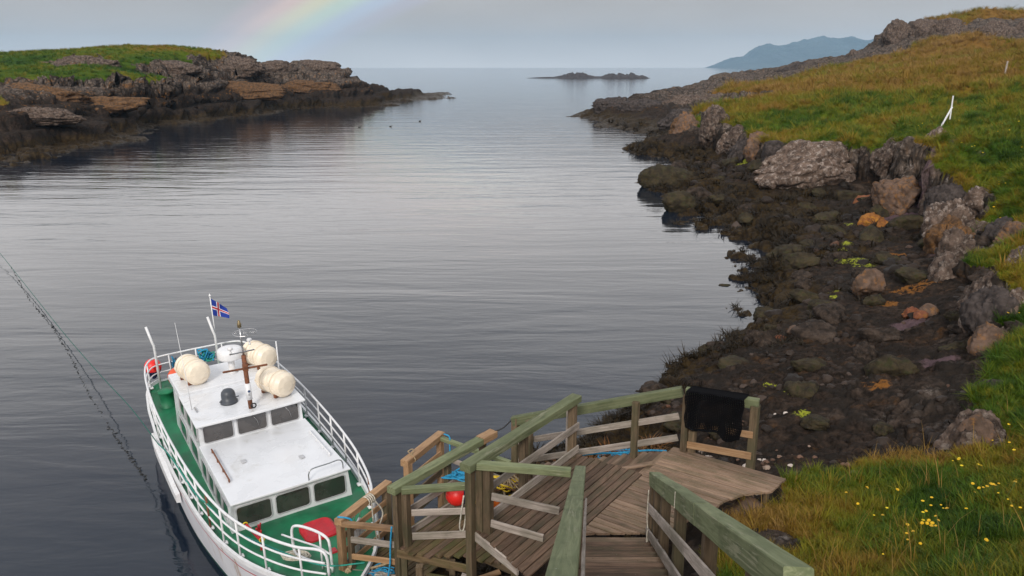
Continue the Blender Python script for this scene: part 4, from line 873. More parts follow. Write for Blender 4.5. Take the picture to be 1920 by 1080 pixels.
    mesh_obj('light_bracket', *box_geo((mx - .02, my - .02, 3.78), (.03, .56, .03)), STEEL, mast)
    for dy, h in ((-.27, .13), (.17, .12)): mesh_obj('navigation_light', *lathe_geo([(.025, 0), (.03, .03), (.018, .035), (.018, .08), (.055, .09), (.06, .125), (.04, .15), (.005, .155)], (mx - .02, my + dy + (.0), 3.80 + (0 if dy < 0 else .12))), WHITE, mast, smooth=True)
    tube('life_ring', [(mx + .13, my + .04 + .055 * math.cos(a), 2.50 + .055 * math.sin(a)) for a in np.linspace(0, 2 * math.pi, 16, endpoint=False)], .016, RUB, mast, 6, True)
    # radar drum on its pedestal
    mesh_obj('radar_pedestal', *lathe_geo([(.16, 0), (.08, .06), (.08, .34), (.14, .38)], (-5.25, .20, 2.46)), WHITE, boat, smooth=True)
    mesh_obj('radar_dome', *lathe_geo([(.20, 0), (.29, .02), (.31, .06), (.31, .22), (.29, .27), (.22, .30), (.10, .31), (.005, .312)], (-5.25, .20, 2.84), n=28), WHITE, boat, smooth=True)
    tube('whip_antenna', [(-3.65, -1.12, 2.40), (-3.69, -1.13, 3.2), (-3.80, -1.16, 4.5)], [.012, .008, .004], WHITE, boat, 6)
    mesh_obj('antenna_foot', *box_geo((-3.55, -1.05, 2.42), (.28, .03, .035), ch=.005), STEEL, boat)
    tube('pole_antenna', [(-4.55, 1.20, 2.40), (-4.57, 1.21, 3.28)], .017, WHITE, boat, 8)
    # aft deck gear
    mesh_obj('winch_drum', *lathe_geo([(.22, 0), (.22, .04), (.19, .05), (.19, .42), (.22, .43), (.22, .48), (.05, .50)], (-7.35, -1.18, 1.10)), GREEN, boat, smooth=True)
    V, F = box_geo((-6.75, -.55, 1.36), (.9, .8, .52), ch=.03); mesh_obj('engine_hatch', V, F, GREEN, boat)
    mesh_obj('gear_box', *box_geo((-7.6, .35, 1.30), (.6, .7, .4), ch=.03), DGREY, boat); mesh_obj('exhaust_pipe', *tube_geo([(-6.35, -1.0, 1.1), (-6.35, -1.0, 1.75)], .05, 8), RUST, boat)
    for x, y_, top, kx in ((-8.55, -1.16, 3.05, -.10), (-8.70, .52, 2.95, -.12)):
        tube('bent_post', [(x, y_, 1.14), (x, y_, top - .55), (x + .02 + kx * .2, y_ - .03, top - .45), (x + kx, y_ - .11, top)], .035, WHITE, boat, 8)
    # fore deck: red hatch, red box, bollard
    P = []
    for cx, cy, a0 in ((.19, .18, 0), (-.19, .18, 90), (-.19, -.18, 180), (.19, -.18, 270)):
        for k in range(5): a = R(a0 + 22.5 * k); P.append((cx + .15 * math.cos(a), cy + .15 * math.sin(a)))
    V = [(.98 + x, .18 + y_, 1.13) for x, y_ in P] + [(.98 + x, .18 + y_, 1.25) for x, y_ in P] + [(.98 + x * .82, .18 + y_ * .82, 1.30) for x, y_ in P]
    n = len(P); F = [(r * n + k, r * n + (k + 1) % n, (r + 1) * n + (k + 1) % n, (r + 1) * n + k) for r in range(2) for k in range(n)] + [tuple(2 * n + k for k in range(n))]
    mesh_obj('red_hatch', V, F, REDL, boat)
    mesh_obj('red_box', *box_geo((1.86, .16, 1.24), (.17, .14, .10), ch=.02), REDL, boat)
    # red anchor lashed inside the rail
    g = [tube_geo([(.28, -1.02, 1.42), (.92, -.90, 1.36)], .030, 8), tube_geo([(.90, -.92, 1.16), (.92, -.90, 1.60)], .024, 8), tube_geo([(.90, -.92, 1.56), (.82, -.86, 1.70)], .018, 6), tube_geo([(.90, -.92, 1.56), (.97, -.98, 1.70)], .018, 6), tube_geo([(.90, -.92, 1.56), (.90, -.92, 1.72)], .018, 6)]
    mesh_obj('anchor', *merge(g), REDL, boat)
    for x, y_ in ((.24, -1.03), (.95, -.90)): tube('anchor_lashing', [(x, y_ + .045 * math.cos(a), 1.41 + .045 * math.sin(a)) for a in np.linspace(0, 6.283, 10, endpoint=False)], .014, YEL, boat, 5, True)
cabin()
def rails():
    side = lambda x, sg, zz: (x, sg * (smooth1(hb, x, .25) - .06), zz)
    topz = lambda x: 1.95 + .10 * max(0, (x - .5) / 2.2)
    # starboard run, stern, port run up to the gap at the platform
    star = [2.95, 2.5, 1.95, 1.2, .4, -.5, -1.45, -2.8, -4.2, -5.8, -7.2, -8.2, -8.75]; port = [-8.75, -8.2, -7.2, -5.8, -4.2, -2.3, -.7, .5, 1.2, 1.55]
    for lev, r in ((0, .026), (1, .019), (2, .019)):
        z_ = lambda x: topz(x) - (topz(x) - smooth1(zs, x)) * lev * .335
        P = [side(x, -1, z_(x)) for x in star] + [(-9.10, -1.10, z_(-9.1)), (-9.16, -.3, z_(-9.1)), (-9.16, .3, z_(-9.1)), (-9.10, 1.10, z_(-9.1))] + [side(x, 1, z_(x)) for x in port]
        if lev == 0: P = [(3.02, -.30, 1.62)] + P + [(1.72, 1.12, 1.62), (1.74, 1.12, 1.24)]
        tube('rail', smooth_path(P, 5), r, WHITE, boat, 8)
    for sg, X in ((-1, [2.55, 1.75, .95, .28, -.45, -1.15, -1.95, -2.75, -3.6, -4.5, -5.4, -6.3, -7.2, -8.0, -8.7]), (1, [-8.7, -7.6, -6.5, -5.4, -4.4, -3.35, -2.35, -1.35, -.30, .75, 1.45])):
        for x in X:
            a = side(x, sg, smooth1(zs, x) - .05); b = side(x, sg, topz(x))
            o = tube('stanchion', [a, b], .021, WHITE if (x not in (-.45, .75)) else RUST, boat, 8)
            mesh_obj('stanchion_foot', *box_geo((a[0], a[1] - sg * .02, a[2] + .04), (.11, .09, .05), ch=.012), WHITE, o)
    for y_ in (-.75, 0, .75): tube('stanchion', [(-9.13, y_, 1.16), (-9.15, y_, 1.95)], .021, WHITE, boat, 8)
    # bow pulpit loops
    P = smooth_path([(1.70, -.52, 1.50), (1.66, -.50, 1.86), (1.78, -.42, 1.98), (2.2, -.24, 2.04), (2.48, -.12, 2.0), (2.56, -.10, 1.84), (2.56, -.10, 1.34)], 6); tube('pulpit_loop', P, .026, WHITE, boat, 8)
    P = smooth_path([(1.70, -.52, 1.50), (1.80, -.48, 1.40), (2.2, -.28, 1.40), (2.54, -.11, 1.42)], 5); tube('pulpit_loop', P, .022, WHITE, boat, 8)
    P = smooth_path([(1.45, -.64, 1.70), (1.9, -.44, 1.74), (2.3, -.24, 1.76), (2.55, -.11, 1.70)], 5); tube('pulpit_loop', P, .018, WHITE, boat, 8)
    tube('pulpit_post', [(2.32, -.20, 1.30), (2.32, -.19, 2.02)], .020, WHITE, boat, 8)
    # flag on its staff at the stern
    st = tube('flag_staff', [(-8.82, .56, 1.9), (-8.80, .56, 3.55)], .015, WHITE, boat, 8)
    mesh_obj('staff_cap', *lathe_geo([(.02, 0), (.035, .02), (.02, .06), (.004, .09)], (-8.80, .56, 3.55), n=10), WHITE, st)
    # cloth: hoist 0.62, fly 0.85, hanging in folds
    xs = [0, .30, .35, .46, .51, 1.0]; ysb = [0, .385, .43, .57, .615, 1.0]
    sub = lambda L, n: sorted(set([round(a + (b - a) * k / n, 5) for a, b in zip(L, L[1:]) for k in range(n)] + [L[-1]]))
    U = sub([0, .28, .333, .445, .50, 1.0], 3); Vv = sub([0, .389, .444, .556, .611, 1.0], 2); P = []; F = []; mi = []
    for v in Vv:
        for u in U:
            drop = .40 * u * (1 - .15 * v); out = .50 * u * (1 - .10 * u)
            fold = .07 * u * math.sin(6 * u + 2.5 * v)
            P.append((-8.79 - .02 + fold * .9 - .06 * u, .575 + out * .95 + fold * .3, 3.48 - v * .52 * (1 - .30 * u) - drop))
    nu = len(U)
    for j in range(len(Vv) - 1):
        for i in range(nu - 1):
            F.append((j * nu + i, j * nu + i + 1, (j + 1) * nu + i + 1, (j + 1) * nu + i)); u = (U[i] + U[i + 1]) / 2; v = (Vv[j] + Vv[j + 1]) / 2
            red = .333 < u < .445 or .444 < v < .556; wh = .28 < u < .50 or .389 < v < .611; mi.append(1 if red else 2 if wh else 0)
    mesh_obj('flag', P, F, None, st, smooth=True, mats=[simple('flag_blue', (.012, .04, .30), .8), simple('flag_red', (.50, .01, .03), .8), simple('flag_white', (.75, .75, .78), .8)], mi=mi)
rails()
BM = Matrix.Translation((-4.43, 14.55, 0)) @ Matrix.Rotation(R(-57.7), 4, 'Z') @ Matrix.Rotation(R(2.2), 4, 'X')
def bw(p): return BM @ Vector(p)
def on_boat(o, p, rz=0.0):
    o.matrix_world = BM @ Matrix.Translation(p) @ Matrix.Rotation(rz, 4, 'Z'); OFF[o.name] = Vector((0, 0, 0)); return o
# life raft canisters: two ribbed half shells with a flange, bands and a cradle
def raft(label, p, rz, mark):
    o = bpy.data.objects.new('life_raft_canister', None); o.empty_display_size = .2; COL.objects.link(o); tag(o, label, 'life raft', 'life raft canisters on the wheelhouse roof'); on_boat(o, p, rz)
    L, r = .52, .30; Mx = Matrix.Rotation(R(90), 3, 'Y')
    prof = [(.02, -L), (.13, -L + .01), (.235, -L + .05), (.28, -L + .12)]
    for k in range(6):
        x = -L + .15 + k * .138; prof += [(.283, x), (r, x + .02), (r, x + .085), (.283, x + .105)]
    prof += [(.28, L - .09), (.235, L - .04), (.12, L - .005), (.02, L)]
    mesh_obj('shell', *lathe_geo([(a, b) for a, b in prof], (0, 0, .30), Mx, 36), CREAM, o)
    ring = []
    for k in range(24):
        a = 2 * math.pi * k / 24; c, s_ = math.cos(a), math.sin(a); e = .45
        ring.append((math.copysign(abs(c) ** e, c) * (L * .97), math.copysign(abs(s_) ** e, s_) * (r + .012), .30))
    V = [(x, y, z - .012) for x, y, z in ring] + [(x * 1.02, y * 1.05, z - .012) for x, y, z in ring] + [(x * 1.02, y * 1.05, z + .012) for x, y, z in ring] + [(x, y, z + .012) for x, y, z in ring]
    mesh_obj('flange', V, [(q * 24 + k, q * 24 + (k + 1) % 24, ((q + 1) % 4) * 24 + (k + 1) % 24, ((q + 1) % 4) * 24 + k) for q in range(4) for k in range(24)], CREAM, o)
    for x in (-.20, .20): tube('strap', [(x, (r + .012) * math.cos(a), .30 + (r + .012) * math.sin(a)) for a in np.linspace(0, 6.283, 24, endpoint=False)], .010, CREAM, o, 5, True)
    for x in (-.25, .25): mesh_obj('cradle', *box_geo((x, 0, .04), (.07, .46, .09), ch=.012), RUST, o)
    if mark == 'patch': mesh_obj('patch', *box_geo((L - .075, .10, .30 - .06), (.015, .09, .09), Matrix.Rotation(R(18), 3, 'Z') @ Matrix.Rotation(R(-10), 3, 'Y'), ch=.003), simple('brown_patch', (.16, .06, .03), .7), o)
    if mark == 'square':
        q = mesh_obj('sticker', *box_geo((L - .055, .02, .40), (.012, .11, .11), Matrix.Rotation(R(-28), 3, 'Y'), ch=.003), simple('blue_sticker', (.01, .16, .45), .5), o)
        mesh_obj('sticker_symbol', *merge([box_geo((L - .048, .02, .385), (.012, .07, .015), Matrix.Rotation(R(-28), 3, 'Y'), ch=.001), box_geo((L - .054, .02, .415), (.012, .022, .04), Matrix.Rotation(R(-28), 3, 'Y'), ch=.001)]), WHITE, q)
    if mark == 'text':
        for k in range(5):
            mesh_obj('lettering', *box_geo((L - .052 + .004 * k - (.012 * max(0, k - 2)), -.03 + .01 * (k % 2), .44 - .032 * k), (.006, .10 + .03 * (k % 3), .010), Matrix.Rotation(R(-30 + 6 * k), 3, 'Y'), ch=.001), simple('dark_print', (.05, .05, .06), .6), o)
    return o
raft('cream life raft canister with brown patch, left of the radar', (-5.30, -.74, 2.47), R(10), 'patch')
raft('cream life raft canister with blue sticker, behind the mast', (-5.30, .92, 2.47), R(16), 'square')
raft('cream life raft canister with printed lines, nearest the right windscreen', (-3.42, .78, 2.41), R(18), 'text')
def buoy_geo(r, n=18):
    return lathe_geo([(.02, -r * 1.28), (.3 * r, -r * 1.12), (.62 * r, -r * .80), (.9 * r, -r * .42), (r, 0), (.92 * r, r * .40), (.70 * r, r * .74), (.36 * r, r * .97), (.05 * r, r * 1.02)], n=n)
def buoy(label, p, r, m, M=None, collar=NAVY):
    o = bpy.data.objects.new('buoy', None); COL.objects.link(o); o.location = p; tag(o, label, 'buoy', 'round plastic buoys'); OFF[o.name] = Vector((0, 0, 0))
    if M: o.rotation_euler = M
    mesh_obj('float', *buoy_geo(r), m, o, smooth=True); mesh_obj('neck', *lathe_geo([(.93 * r, -r * .42), (.70 * r, -r * .80), (.40 * r, -r * 1.15), (.24 * r, -r * 1.45), (.03, -r * 1.52)], n=16), collar, o)
    return o
buoy('red round buoy hung outside the stern rail', bw((-9.30, -1.20, 1.62)), .24, REDB)
buoy('orange-red buoy inside the stern rail beside the first life raft', bw((-8.35, -.70, 1.52)), .27, simple('faded_buoy', (.72, .10, .035), .4), (R(40), 0, 0))
buoy('large red buoy with navy end hung behind the middle fence', (-.97, 12.60, 2.70), .20, REDB, (0, R(-80), R(10)))
buoy('orange buoy hung on the right of the red one', (-.40, 12.42, 2.62), .20, ORANGE, (R(20), 0, 0))
# blue and green gear bundled on the stern rail
def tangle(label, c, rad, r, mats, n, seed, name='rope_bundle', flat=1.0, turns=16):
    rnd = random.Random(seed); o = thing(name, label, 'rope', tuple(c))
    for k in range(n):
        P = [Vector(c) + Vector((rnd.gauss(0, 1) * rad[0], rnd.gauss(0, 1) * rad[1], abs(rnd.gauss(0, 1)) * rad[2] * flat)) for _ in range(turns)]
        tube('strand', smooth_path(P, 4), r, mats[k % len(mats)], o, 5)
    return o
tangle('blue rope and netting bundled on the stern rail', bw((-9.05, .25, 1.55)), (.10, .10, .16), .022, [BLUE_R, GREEN_R, BLUE_R], 5, 5)
tangle('dark blue line hanging from the stern rail behind the red buoy', bw((-9.1, -.62, 1.5)), (.06, .06, .16), .014, [simple('dark_blue_line', (.02, .07, .14), .7), BLUE_R], 3, 9)
def coil(label, c, ra, n, r, m, seed, tilt=(0, 0), sq=1.0):
    rnd = random.Random(seed); P = []
    for k in range(n * 14):
        a = 2 * math.pi * k / 14; q = ra * (1 + .22 * math.sin(a * .37 + seed) + rnd.gauss(0, .04)); x = q * math.cos(a); y_ = q * sq * math.sin(a); P.append(Vector(c) + Vector((x, y_, .02 + .015 * (k // 14) + .35 * abs(rnd.gauss(0, .03)) + tilt[0] * x + tilt[1] * y_)))
    return tag(top_mesh('rope_coil', *tube_geo(P, r, 6), m, tuple(c), smooth=True), label, 'rope')
coil('coil of pale rope on the green fore deck', bw((1.75, -.52, 1.30)), .22, 6, .017, ROPE_W, 3, sq=.45)
# ------------------------------------------------------------------ rocks
def boulder_mesh(name, size, seed, sub=4, rough=.25, planes=7):
    bm = bmesh.new(); bmesh.ops.create_icosphere(bm, subdivisions=sub, radius=1.0); P = np.array([v.co[:] for v in bm.verts]); rnd = np.random.default_rng(seed)
    for k in range(planes):                                  # broken faces
        n = rnd.normal(size=3); n /= np.linalg.norm(n); h = rnd.uniform(.62, .85); d = P @ n; P -= np.outer(np.clip(d - h, 0, 9) * .9, n)
    N = P / np.linalg.norm(P, axis=1, keepdims=True)
    P += N * (rough * fbm(P * 1.3 + seed * 3.1, 3)[:, None] + rough * .55 * fbm(P * 3.7 + seed, 4, .6, ridged=True)[:, None])
    a1, a2, c1 = worley(P * 2.6 + seed); P += N * ((sstep(0, .25, a2 - a1) - .8) * rough * .5)[:, None]
    P *= np.array(size)
    for v, p in zip(bm.verts, P): v.co = p
    m = bpy.data.meshes.new(name); bm.to_mesh(m); bm.free(); m.polygons.foreach_set('use_smooth', [True] * len(m.polygons)); return m
def stone_mat(name, a, b_, patch=None, amt=.5):
    m, nt, b = mat(name); B = NB(nt); co = B.coord(); n = B.noise(co, 2.2, 6, .65, .5); n2 = B.noise(co, 9, 5, .7)
    c = B.mix(B.rng(n, .32, .68), a, b_)
    if patch: c = B.mix(B.m('MULTIPLY', B.rng(B.noise(co, 3.1, 7, .75), .50, .62), amt), c, patch)
    c = B.mix(B.m('MULTIPLY', B.rng(n2, .55, .75), .5), c, tuple(x * .3 for x in a)); nt.links.new(c, b.inputs['Base Color']); b.inputs['Roughness'].default_value = .85; b.inputs['Specular IOR Level'].default_value = .15
    nt.links.new(B.bump(B.m('ADD', n2, B.voro(co, 4, 'DISTANCE_TO_EDGE')), .6, .06), b.inputs['Normal']); return m
S_RED = stone_mat('red_brown_stone', (.13, .045, .025), (.26, .10, .05), (.30, .14, .03), .5); S_ORG = stone_mat('orange_lichen_stone', (.15, .055, .022), (.33, .14, .035), (.40, .18, .02), .7)
S_BRN = stone_mat('brown_stone', (.075, .050, .036), (.17, .11, .08), (.30, .13, .03), .5); S_WEED = stone_mat('weed_hung_stone', (.022, .017, .012), (.060, .045, .024), (.035, .04, .014), .6)
S_PALE = stone_mat('lichen_grey_crag', (.045, .031, .024), (.165, .115, .088), (.40, .335, .29), .62)
S_DARK = stone_mat('dark_sea_crag', (.022, .018, .017), (.075, .060, .054), (.12, .095, .085), .5); S_MID = stone_mat('brown_grey_crag', (.026, .018, .014), (.135, .095, .074), (.30, .245, .205), .5); S_RUSTY = stone_mat('rust_stained_crag', (.045, .028, .018), (.15, .085, .045), (.24, .11, .03), .6)
def boulder(label, x, y, size, mt, seed, sink=.25, rot=0, z=None, rough=.22, planes=7, sub=4):
    o = link(bpy.data.objects.new('boulder', boulder_mesh('boulder', size, seed, sub, rough, planes))); o.data.materials.append(mt)
    zz = ground(x, y) if z is None else z; o.location = (x, y, zz + size[2] * (1 - sink * 2)); o.rotation_euler = (0, 0, rot)
    return tag(o, label, 'boulder')
boulder('broad weed-covered boulder awash at the water edge, farther of two', 13.4, 68.5, (2.3, 1.5, 1.35), S_WEED, 3, z=-.2, sink=.2)
boulder('smaller weed-covered boulder awash at the water edge, nearer of two', 11.95, 56.6, (1.15, .9, .95), S_WEED, 8, z=-.2, sink=.15)
boulder('big red-brown block at the mouth of the dark gully', 22.7, 50.2, (.95, .8, .75), S_RED, 12, z=1.0)
boulder('orange lichen boulder below the red-brown block', 20.4, 44.6, (.80, .7, .72), S_ORG, 5, z=.85)
boulder('low orange boulder right of the orange lichen boulder', 22.4, 46.3, (.85, .6, .45), S_ORG, 9, z=1.15)
boulder('small orange stone at the foot of the orange lichen boulder', 20.3, 42.9, (.32, .3, .25), S_ORG, 15, sub=3)
boulder('brown block with an orange top alone on the dark rock shelf', 13.45, 29.0, (.62, .5, .55), S_BRN, 21, sink=.15, planes=10)
boulder('red angular stone next to a rounder brown one', 13.0, 24.7, (.30, .26, .24), S_RED, 31, planes=10)
boulder('small red slab leaning below the red angular stone', 13.02, 24.2, (.25, .2, .16), S_RED, 33, planes=10, sub=3)
boulder('round brown stone right of the red angular stone', 13.5, 24.75, (.33, .3, .24), S_BRN, 35, sub=3)
boulder('small rusty stone near the shore above the net', 8.9, 25.0, (.26, .2, .17), S_RED, 41, sub=3)
boulder('small tan stone beside the rusty one near the shore', 9.3, 24.9, (.28, .24, .2), S_BRN, 43, sub=3)
boulder('reddish stone poking from the grass beside the landing', 4.35, 10.95, (.24, .2, .2), S_RED, 51, sub=3, z=2.95)
boulder('grey brown stone under the right corner of the landing', 3.75, 11.3, (.38, .34, .34), S_BRN, 53, sub=3, z=2.85)
boulder('pale stone on the skyline of the far ridge', 101.5, 247.0, (1.3, 1.1, 1.3), S_MID, 61, sub=3, z=13.0)
o = boulder('huge cracked lichen-grey crag jutting from the turf over the gully', 22.4, 60.6, (4.9, 3.0, 2.35), S_PALE, 71, z=1.9, sink=.34, rough=.16, planes=14, sub=6, rot=R(8)); o.name = 'rock_crag'; o['category'] = 'crag'; o.rotation_euler = (R(4), R(-13), R(8))
o = boulder('pale upright rock buttress below the leaning white post', 26.2, 47.5, (1.5, 1.3, 2.5), S_PALE, 77, z=1.6, sink=.3, rough=.2, planes=12, sub=5); o.name = 'rock_crag'; o['category'] = 'crag'
o = boulder('pale split rock standing in the near bank at the right edge', 13.35, 21.4, (.55, .6, 1.25), S_PALE, 81, z=2.3, sink=.25, rough=.2, planes=10, sub=5); o.name = 'rock_crag'; o['category'] = 'crag'
o = boulder('dark narrow rock wedged in the near gully', 8.75, 13.7, (.35, .4, .62), S_BRN, 85, z=2.75, sink=.2, planes=10); o.name = 'rock_crag'; o['category'] = 'crag'

# crags far along the shore and on the hill
def crag(label, x, y, z, size, mt, seed, rot=0.0, tilt=0.0, sub=6, rough=.2, planes=16):
    o = link(bpy.data.objects.new('rock_crag', boulder_mesh('rock_crag', size, seed, sub, rough, planes))); o.data.materials.append(mt); o.location = (x, y, z); o.rotation_euler = (0, tilt, rot); return tag(o, label, 'crag')
for a in (('black crag at the seaward foot of the far ridge', 74, 258, 5.4, (9.5, 5, 3.2), S_DARK, 201), ('dark low crag where the far ridge starts to rise', 87, 250, 7.6, (10, 5, 3.4), S_DARK, 202), ('brown grey crag half way up the far ridge', 102, 247, 9.6, (11, 5, 3.3), S_MID, 203), ('brown grey crag at the top of the far ridge by the knoll', 112, 246, 10.6, (9, 5, 3.0), S_MID, 204), ('brown rock bench in front of the far ridge', 95, 236, 7.6, (10, 5, 2.4), S_MID, 220),
          ('leftmost cliff of the grassy knoll against the mountains', 111, 239, 17.6, (4.5, 4.5, 5.6), S_MID, 205), ('second cliff of the grassy knoll from the left', 116.5, 236, 18.6, (5.5, 4.5, 5.2), S_MID, 221), ('third cliff of the grassy knoll from the left', 122, 232, 18.4, (6, 4.5, 4.4), S_MID, 222), ('fourth cliff of the grassy knoll, right of its grassy gap', 130.5, 223.5, 17.6, (6, 4.5, 4.6), S_MID, 206), ('rightmost cliff of the grassy knoll at the picture edge', 140, 224, 18.4, (7, 4.5, 5.0), S_MID, 223),
          ('dark seaward end of the low rock platform', 21.5, 166, 1.7, (5, 4, 2.6), S_DARK, 207), ('dark second block of the low rock platform', 26.5, 157, 1.6, (6, 4, 2.6), S_DARK, 224), ('brown third block of the low rock platform', 32.5, 154, 2.0, (6.5, 4, 2.7), S_MID, 225), ('pale brown landward block of the low rock platform', 38.5, 150, 2.8, (6.5, 4.5, 2.4), S_MID, 208), ('brown bench behind the low rock platform', 49, 180, 3.0, (9, 6, 2.6), S_MID, 209), ('dark crag below the left end of the turf edge', 26, 122, 1.4, (5, 3.5, 2.4), S_DARK, 210), ('rusty brown crag at the left end of the turf edge', 24.8, 108, 1.9, (3.4, 3, 2.2), S_RUSTY, 226),
          ('rounded grey dome at the seaward end of the island crest', -54.5, 229, 8.8, (7.5, 4, 3.0), S_MID, 211), ('grey crag left of the dome on the island crest', -64.5, 222, 9.3, (6.5, 4, 3.0), S_MID, 212), ('long grey crag in the middle of the island crest', -67, 198, 9.7, (8, 4, 2.8), S_MID, 213), ('grey crag below the island turf', -70.5, 172, 9.2, (7, 3.5, 2.4), S_MID, 214), ('grey crag under the left summit of the island', -83, 159.5, 9.4, (8, 3.5, 2.5), S_MID, 215), ('pale lichen ledge low on the near end of the island', -62.5, 108, 3.5, (6.5, 3, 1.5), S_MID, 216), ('rusty ledge in the middle of the island shore', -63, 189, 4.4, (11, 4, 2.2), S_RUSTY, 217), ('rusty ledge near the tip of the island', -54, 214, 4.4, (10, 4, 2.6), S_RUSTY, 218), ('dark rusty bluff above the near island shore', -66, 131, 3.9, (8, 4, 2.0), S_RUSTY, 219), ('dark rusty bluff under the near island turf', -73, 128, 5.2, (8, 4, 2.4), S_RUSTY, 227)):
    crag(*a, rot=random.uniform(-.2, .2), tilt=random.uniform(-.06, .06), sub=5)
# crags standing out of the low turf-topped sea cliff, found where the land is steepest
sel = np.where((LD['steep'] > .42) & (LD['grass'] < .5) & (LD['P'][:, 2] > 1.5) & (LD['d'] < 105) & (LD['d'] > 15) & (LD['P'][:, 0] > 7) & (LD['P'][:, 0] < LD['P'][:, 1] * .66))[0]
rs = np.random.default_rng(77); sel = rs.permutation(sel); got = []
for j in sel:
    p = LD['P'][j]
    if all((p[0] - q[0]) ** 2 + (p[1] - q[1]) ** 2 > (1.1 + .038 * p[1]) ** 2 for q in got) and (p[0] - 22.4) ** 2 + (p[1] - 60.6) ** 2 > 30: got.append(p)
got = sorted(got, key=lambda p: p[1])[:44]
ORD = 'first second third fourth fifth sixth seventh eighth ninth tenth eleventh twelfth thirteenth fourteenth fifteenth sixteenth seventeenth eighteenth nineteenth twentieth twenty-first twenty-second twenty-third twenty-fourth twenty-fifth twenty-sixth twenty-seventh twenty-eighth twenty-ninth thirtieth thirty-first thirty-second thirty-third thirty-fourth thirty-fifth thirty-sixth thirty-seventh thirty-eighth thirty-ninth fortieth forty-first forty-second forty-third forty-fourth'.split()
for k, p in enumerate(got):
    w = (.42 + .017 * p[1]) * rs.uniform(.8, 1.25)
    tag(crag('', p[0], p[1], p[2] - w * .35, (w, w * .8, w * rs.uniform(.9, 1.35)), (S_MID, S_DARK, S_BRN, S_DARK, S_MID, S_PALE)[k % 6], 300 + k, rs.uniform(0, 6), rs.uniform(-.2, .2), sub=5, rough=.2, planes=14), '%s crag along the turf-topped sea cliff counting from the near bank' % ORD[k], 'crag', 'crags of the low sea cliff')
print('cliff crags', len(got))
# taller faces of the cliff near the right edge
for a in (('tall grey face of the near cliff, lowest of three', 12.7, 19.4, 2.6, (.55, .6, 1.0), S_MID, 401), ('tall pale face of the near cliff, middle of three', 13.4, 20.6, 2.9, (.5, .6, 1.3), S_PALE, 402), ('tall brown face of the near cliff, topmost of three', 14.2, 23.0, 2.8, (.6, .7, 1.35), S_MID, 403), ('upright crag right of the brown block on the shelf', 17.4, 30.6, 2.4, (.9, .9, 1.5), S_MID, 404), ('upright rusty crag under the middle bank', 19.4, 34.4, 2.3, (1.0, 1.0, 1.6), S_RUSTY, 405), ('upright pale crag under the middle bank', 21.2, 38.0, 2.4, (1.1, 1.1, 1.8), S_PALE, 406), ('upright dark crag under the buttress', 22.8, 41.2, 2.5, (1.2, 1.1, 1.9), S_DARK, 407), ('tall rusty pillar beside the dark gully', 24.4, 45.2, 3.0, (1.1, 1.1, 2.5), S_RUSTY, 408)):
    crag(*a, rot=random.uniform(0, 6), tilt=random.uniform(-.15, .15), sub=5, rough=.26, planes=18)
# angular slabs bedded in the tidal shelf
sel = np.where((LD['grass'] < .05) & (LD['steep'] < .5) & (LD['P'][:, 2] > .35) & (LD['P'][:, 2] < 2.7) & (LD['d'] < 75) & (LD['d'] > 17.5) & (LD['P'][:, 0] > 4) & (LD['P'][:, 0] < LD['P'][:, 1] * .63))[0]
sel = rs.permutation(sel); gs = []
for j in sel[:6000]:
    p = LD['P'][j]
    if all((p[0] - q[0]) ** 2 + (p[1] - q[1]) ** 2 > (.7 + .035 * p[1]) ** 2 for q in gs): gs.append(p)
gs = gs[:70]; SLABS = [boulder_mesh('shelf_rock', (1, .75, .55), 500 + k, 4, .24, 14) for k in range(8)]
SM = [S_WEED, stone_mat('black_brown_slab', (.012, .009, .007), (.060, .042, .031), (.10, .075, .06), .4), S_WEED]
for k, p in enumerate(gs):
    w = (.22 + .013 * p[1]) * rs.lognormal(0, .3); me = SLABS[k % 8].copy(); me.materials.append(SM[k % 3]); o = link(bpy.data.objects.new('shelf_rock', me)); o.location = (p[0], p[1], p[2] + w * .08); o.scale = (w, w, w * rs.uniform(.7, 1.2)); o.rotation_euler = (rs.uniform(-.25, .25), rs.uniform(-.25, .25), rs.uniform(0, 6))
    tag(o, 'dark angular rock bedded in the tidal shelf', 'rock', 'angular rocks of the tidal shelf')
print('slabs', len(gs))

# leaning white post and a thin stake in the turf
gz = ground(30.2, 56.5)
pg = thing('marker_post', 'white forked post leaning in the turf above the gully', 'post', (30.2, 56.5, gz))
beam('prop', (29.75, 56.3, gz - .2), (30.55, 56.6, gz + 1.25), .09, .09, WHITE, pg); beam('upright', (30.53, 56.65, gz + .4), (30.53, 56.65, gz + 2.0), .075, .075, WHITE, pg, up=(1, 0, 0))
gz = ground(60.6, 101.4); tag(beam('fence_stake', (60.6, 101.4, gz - .3), (60.7, 101.4, gz + 1.6), .16, .16, W_GREY, None, up=(1, 0, 0)), 'single pale stake standing in the far meadow', 'stake')

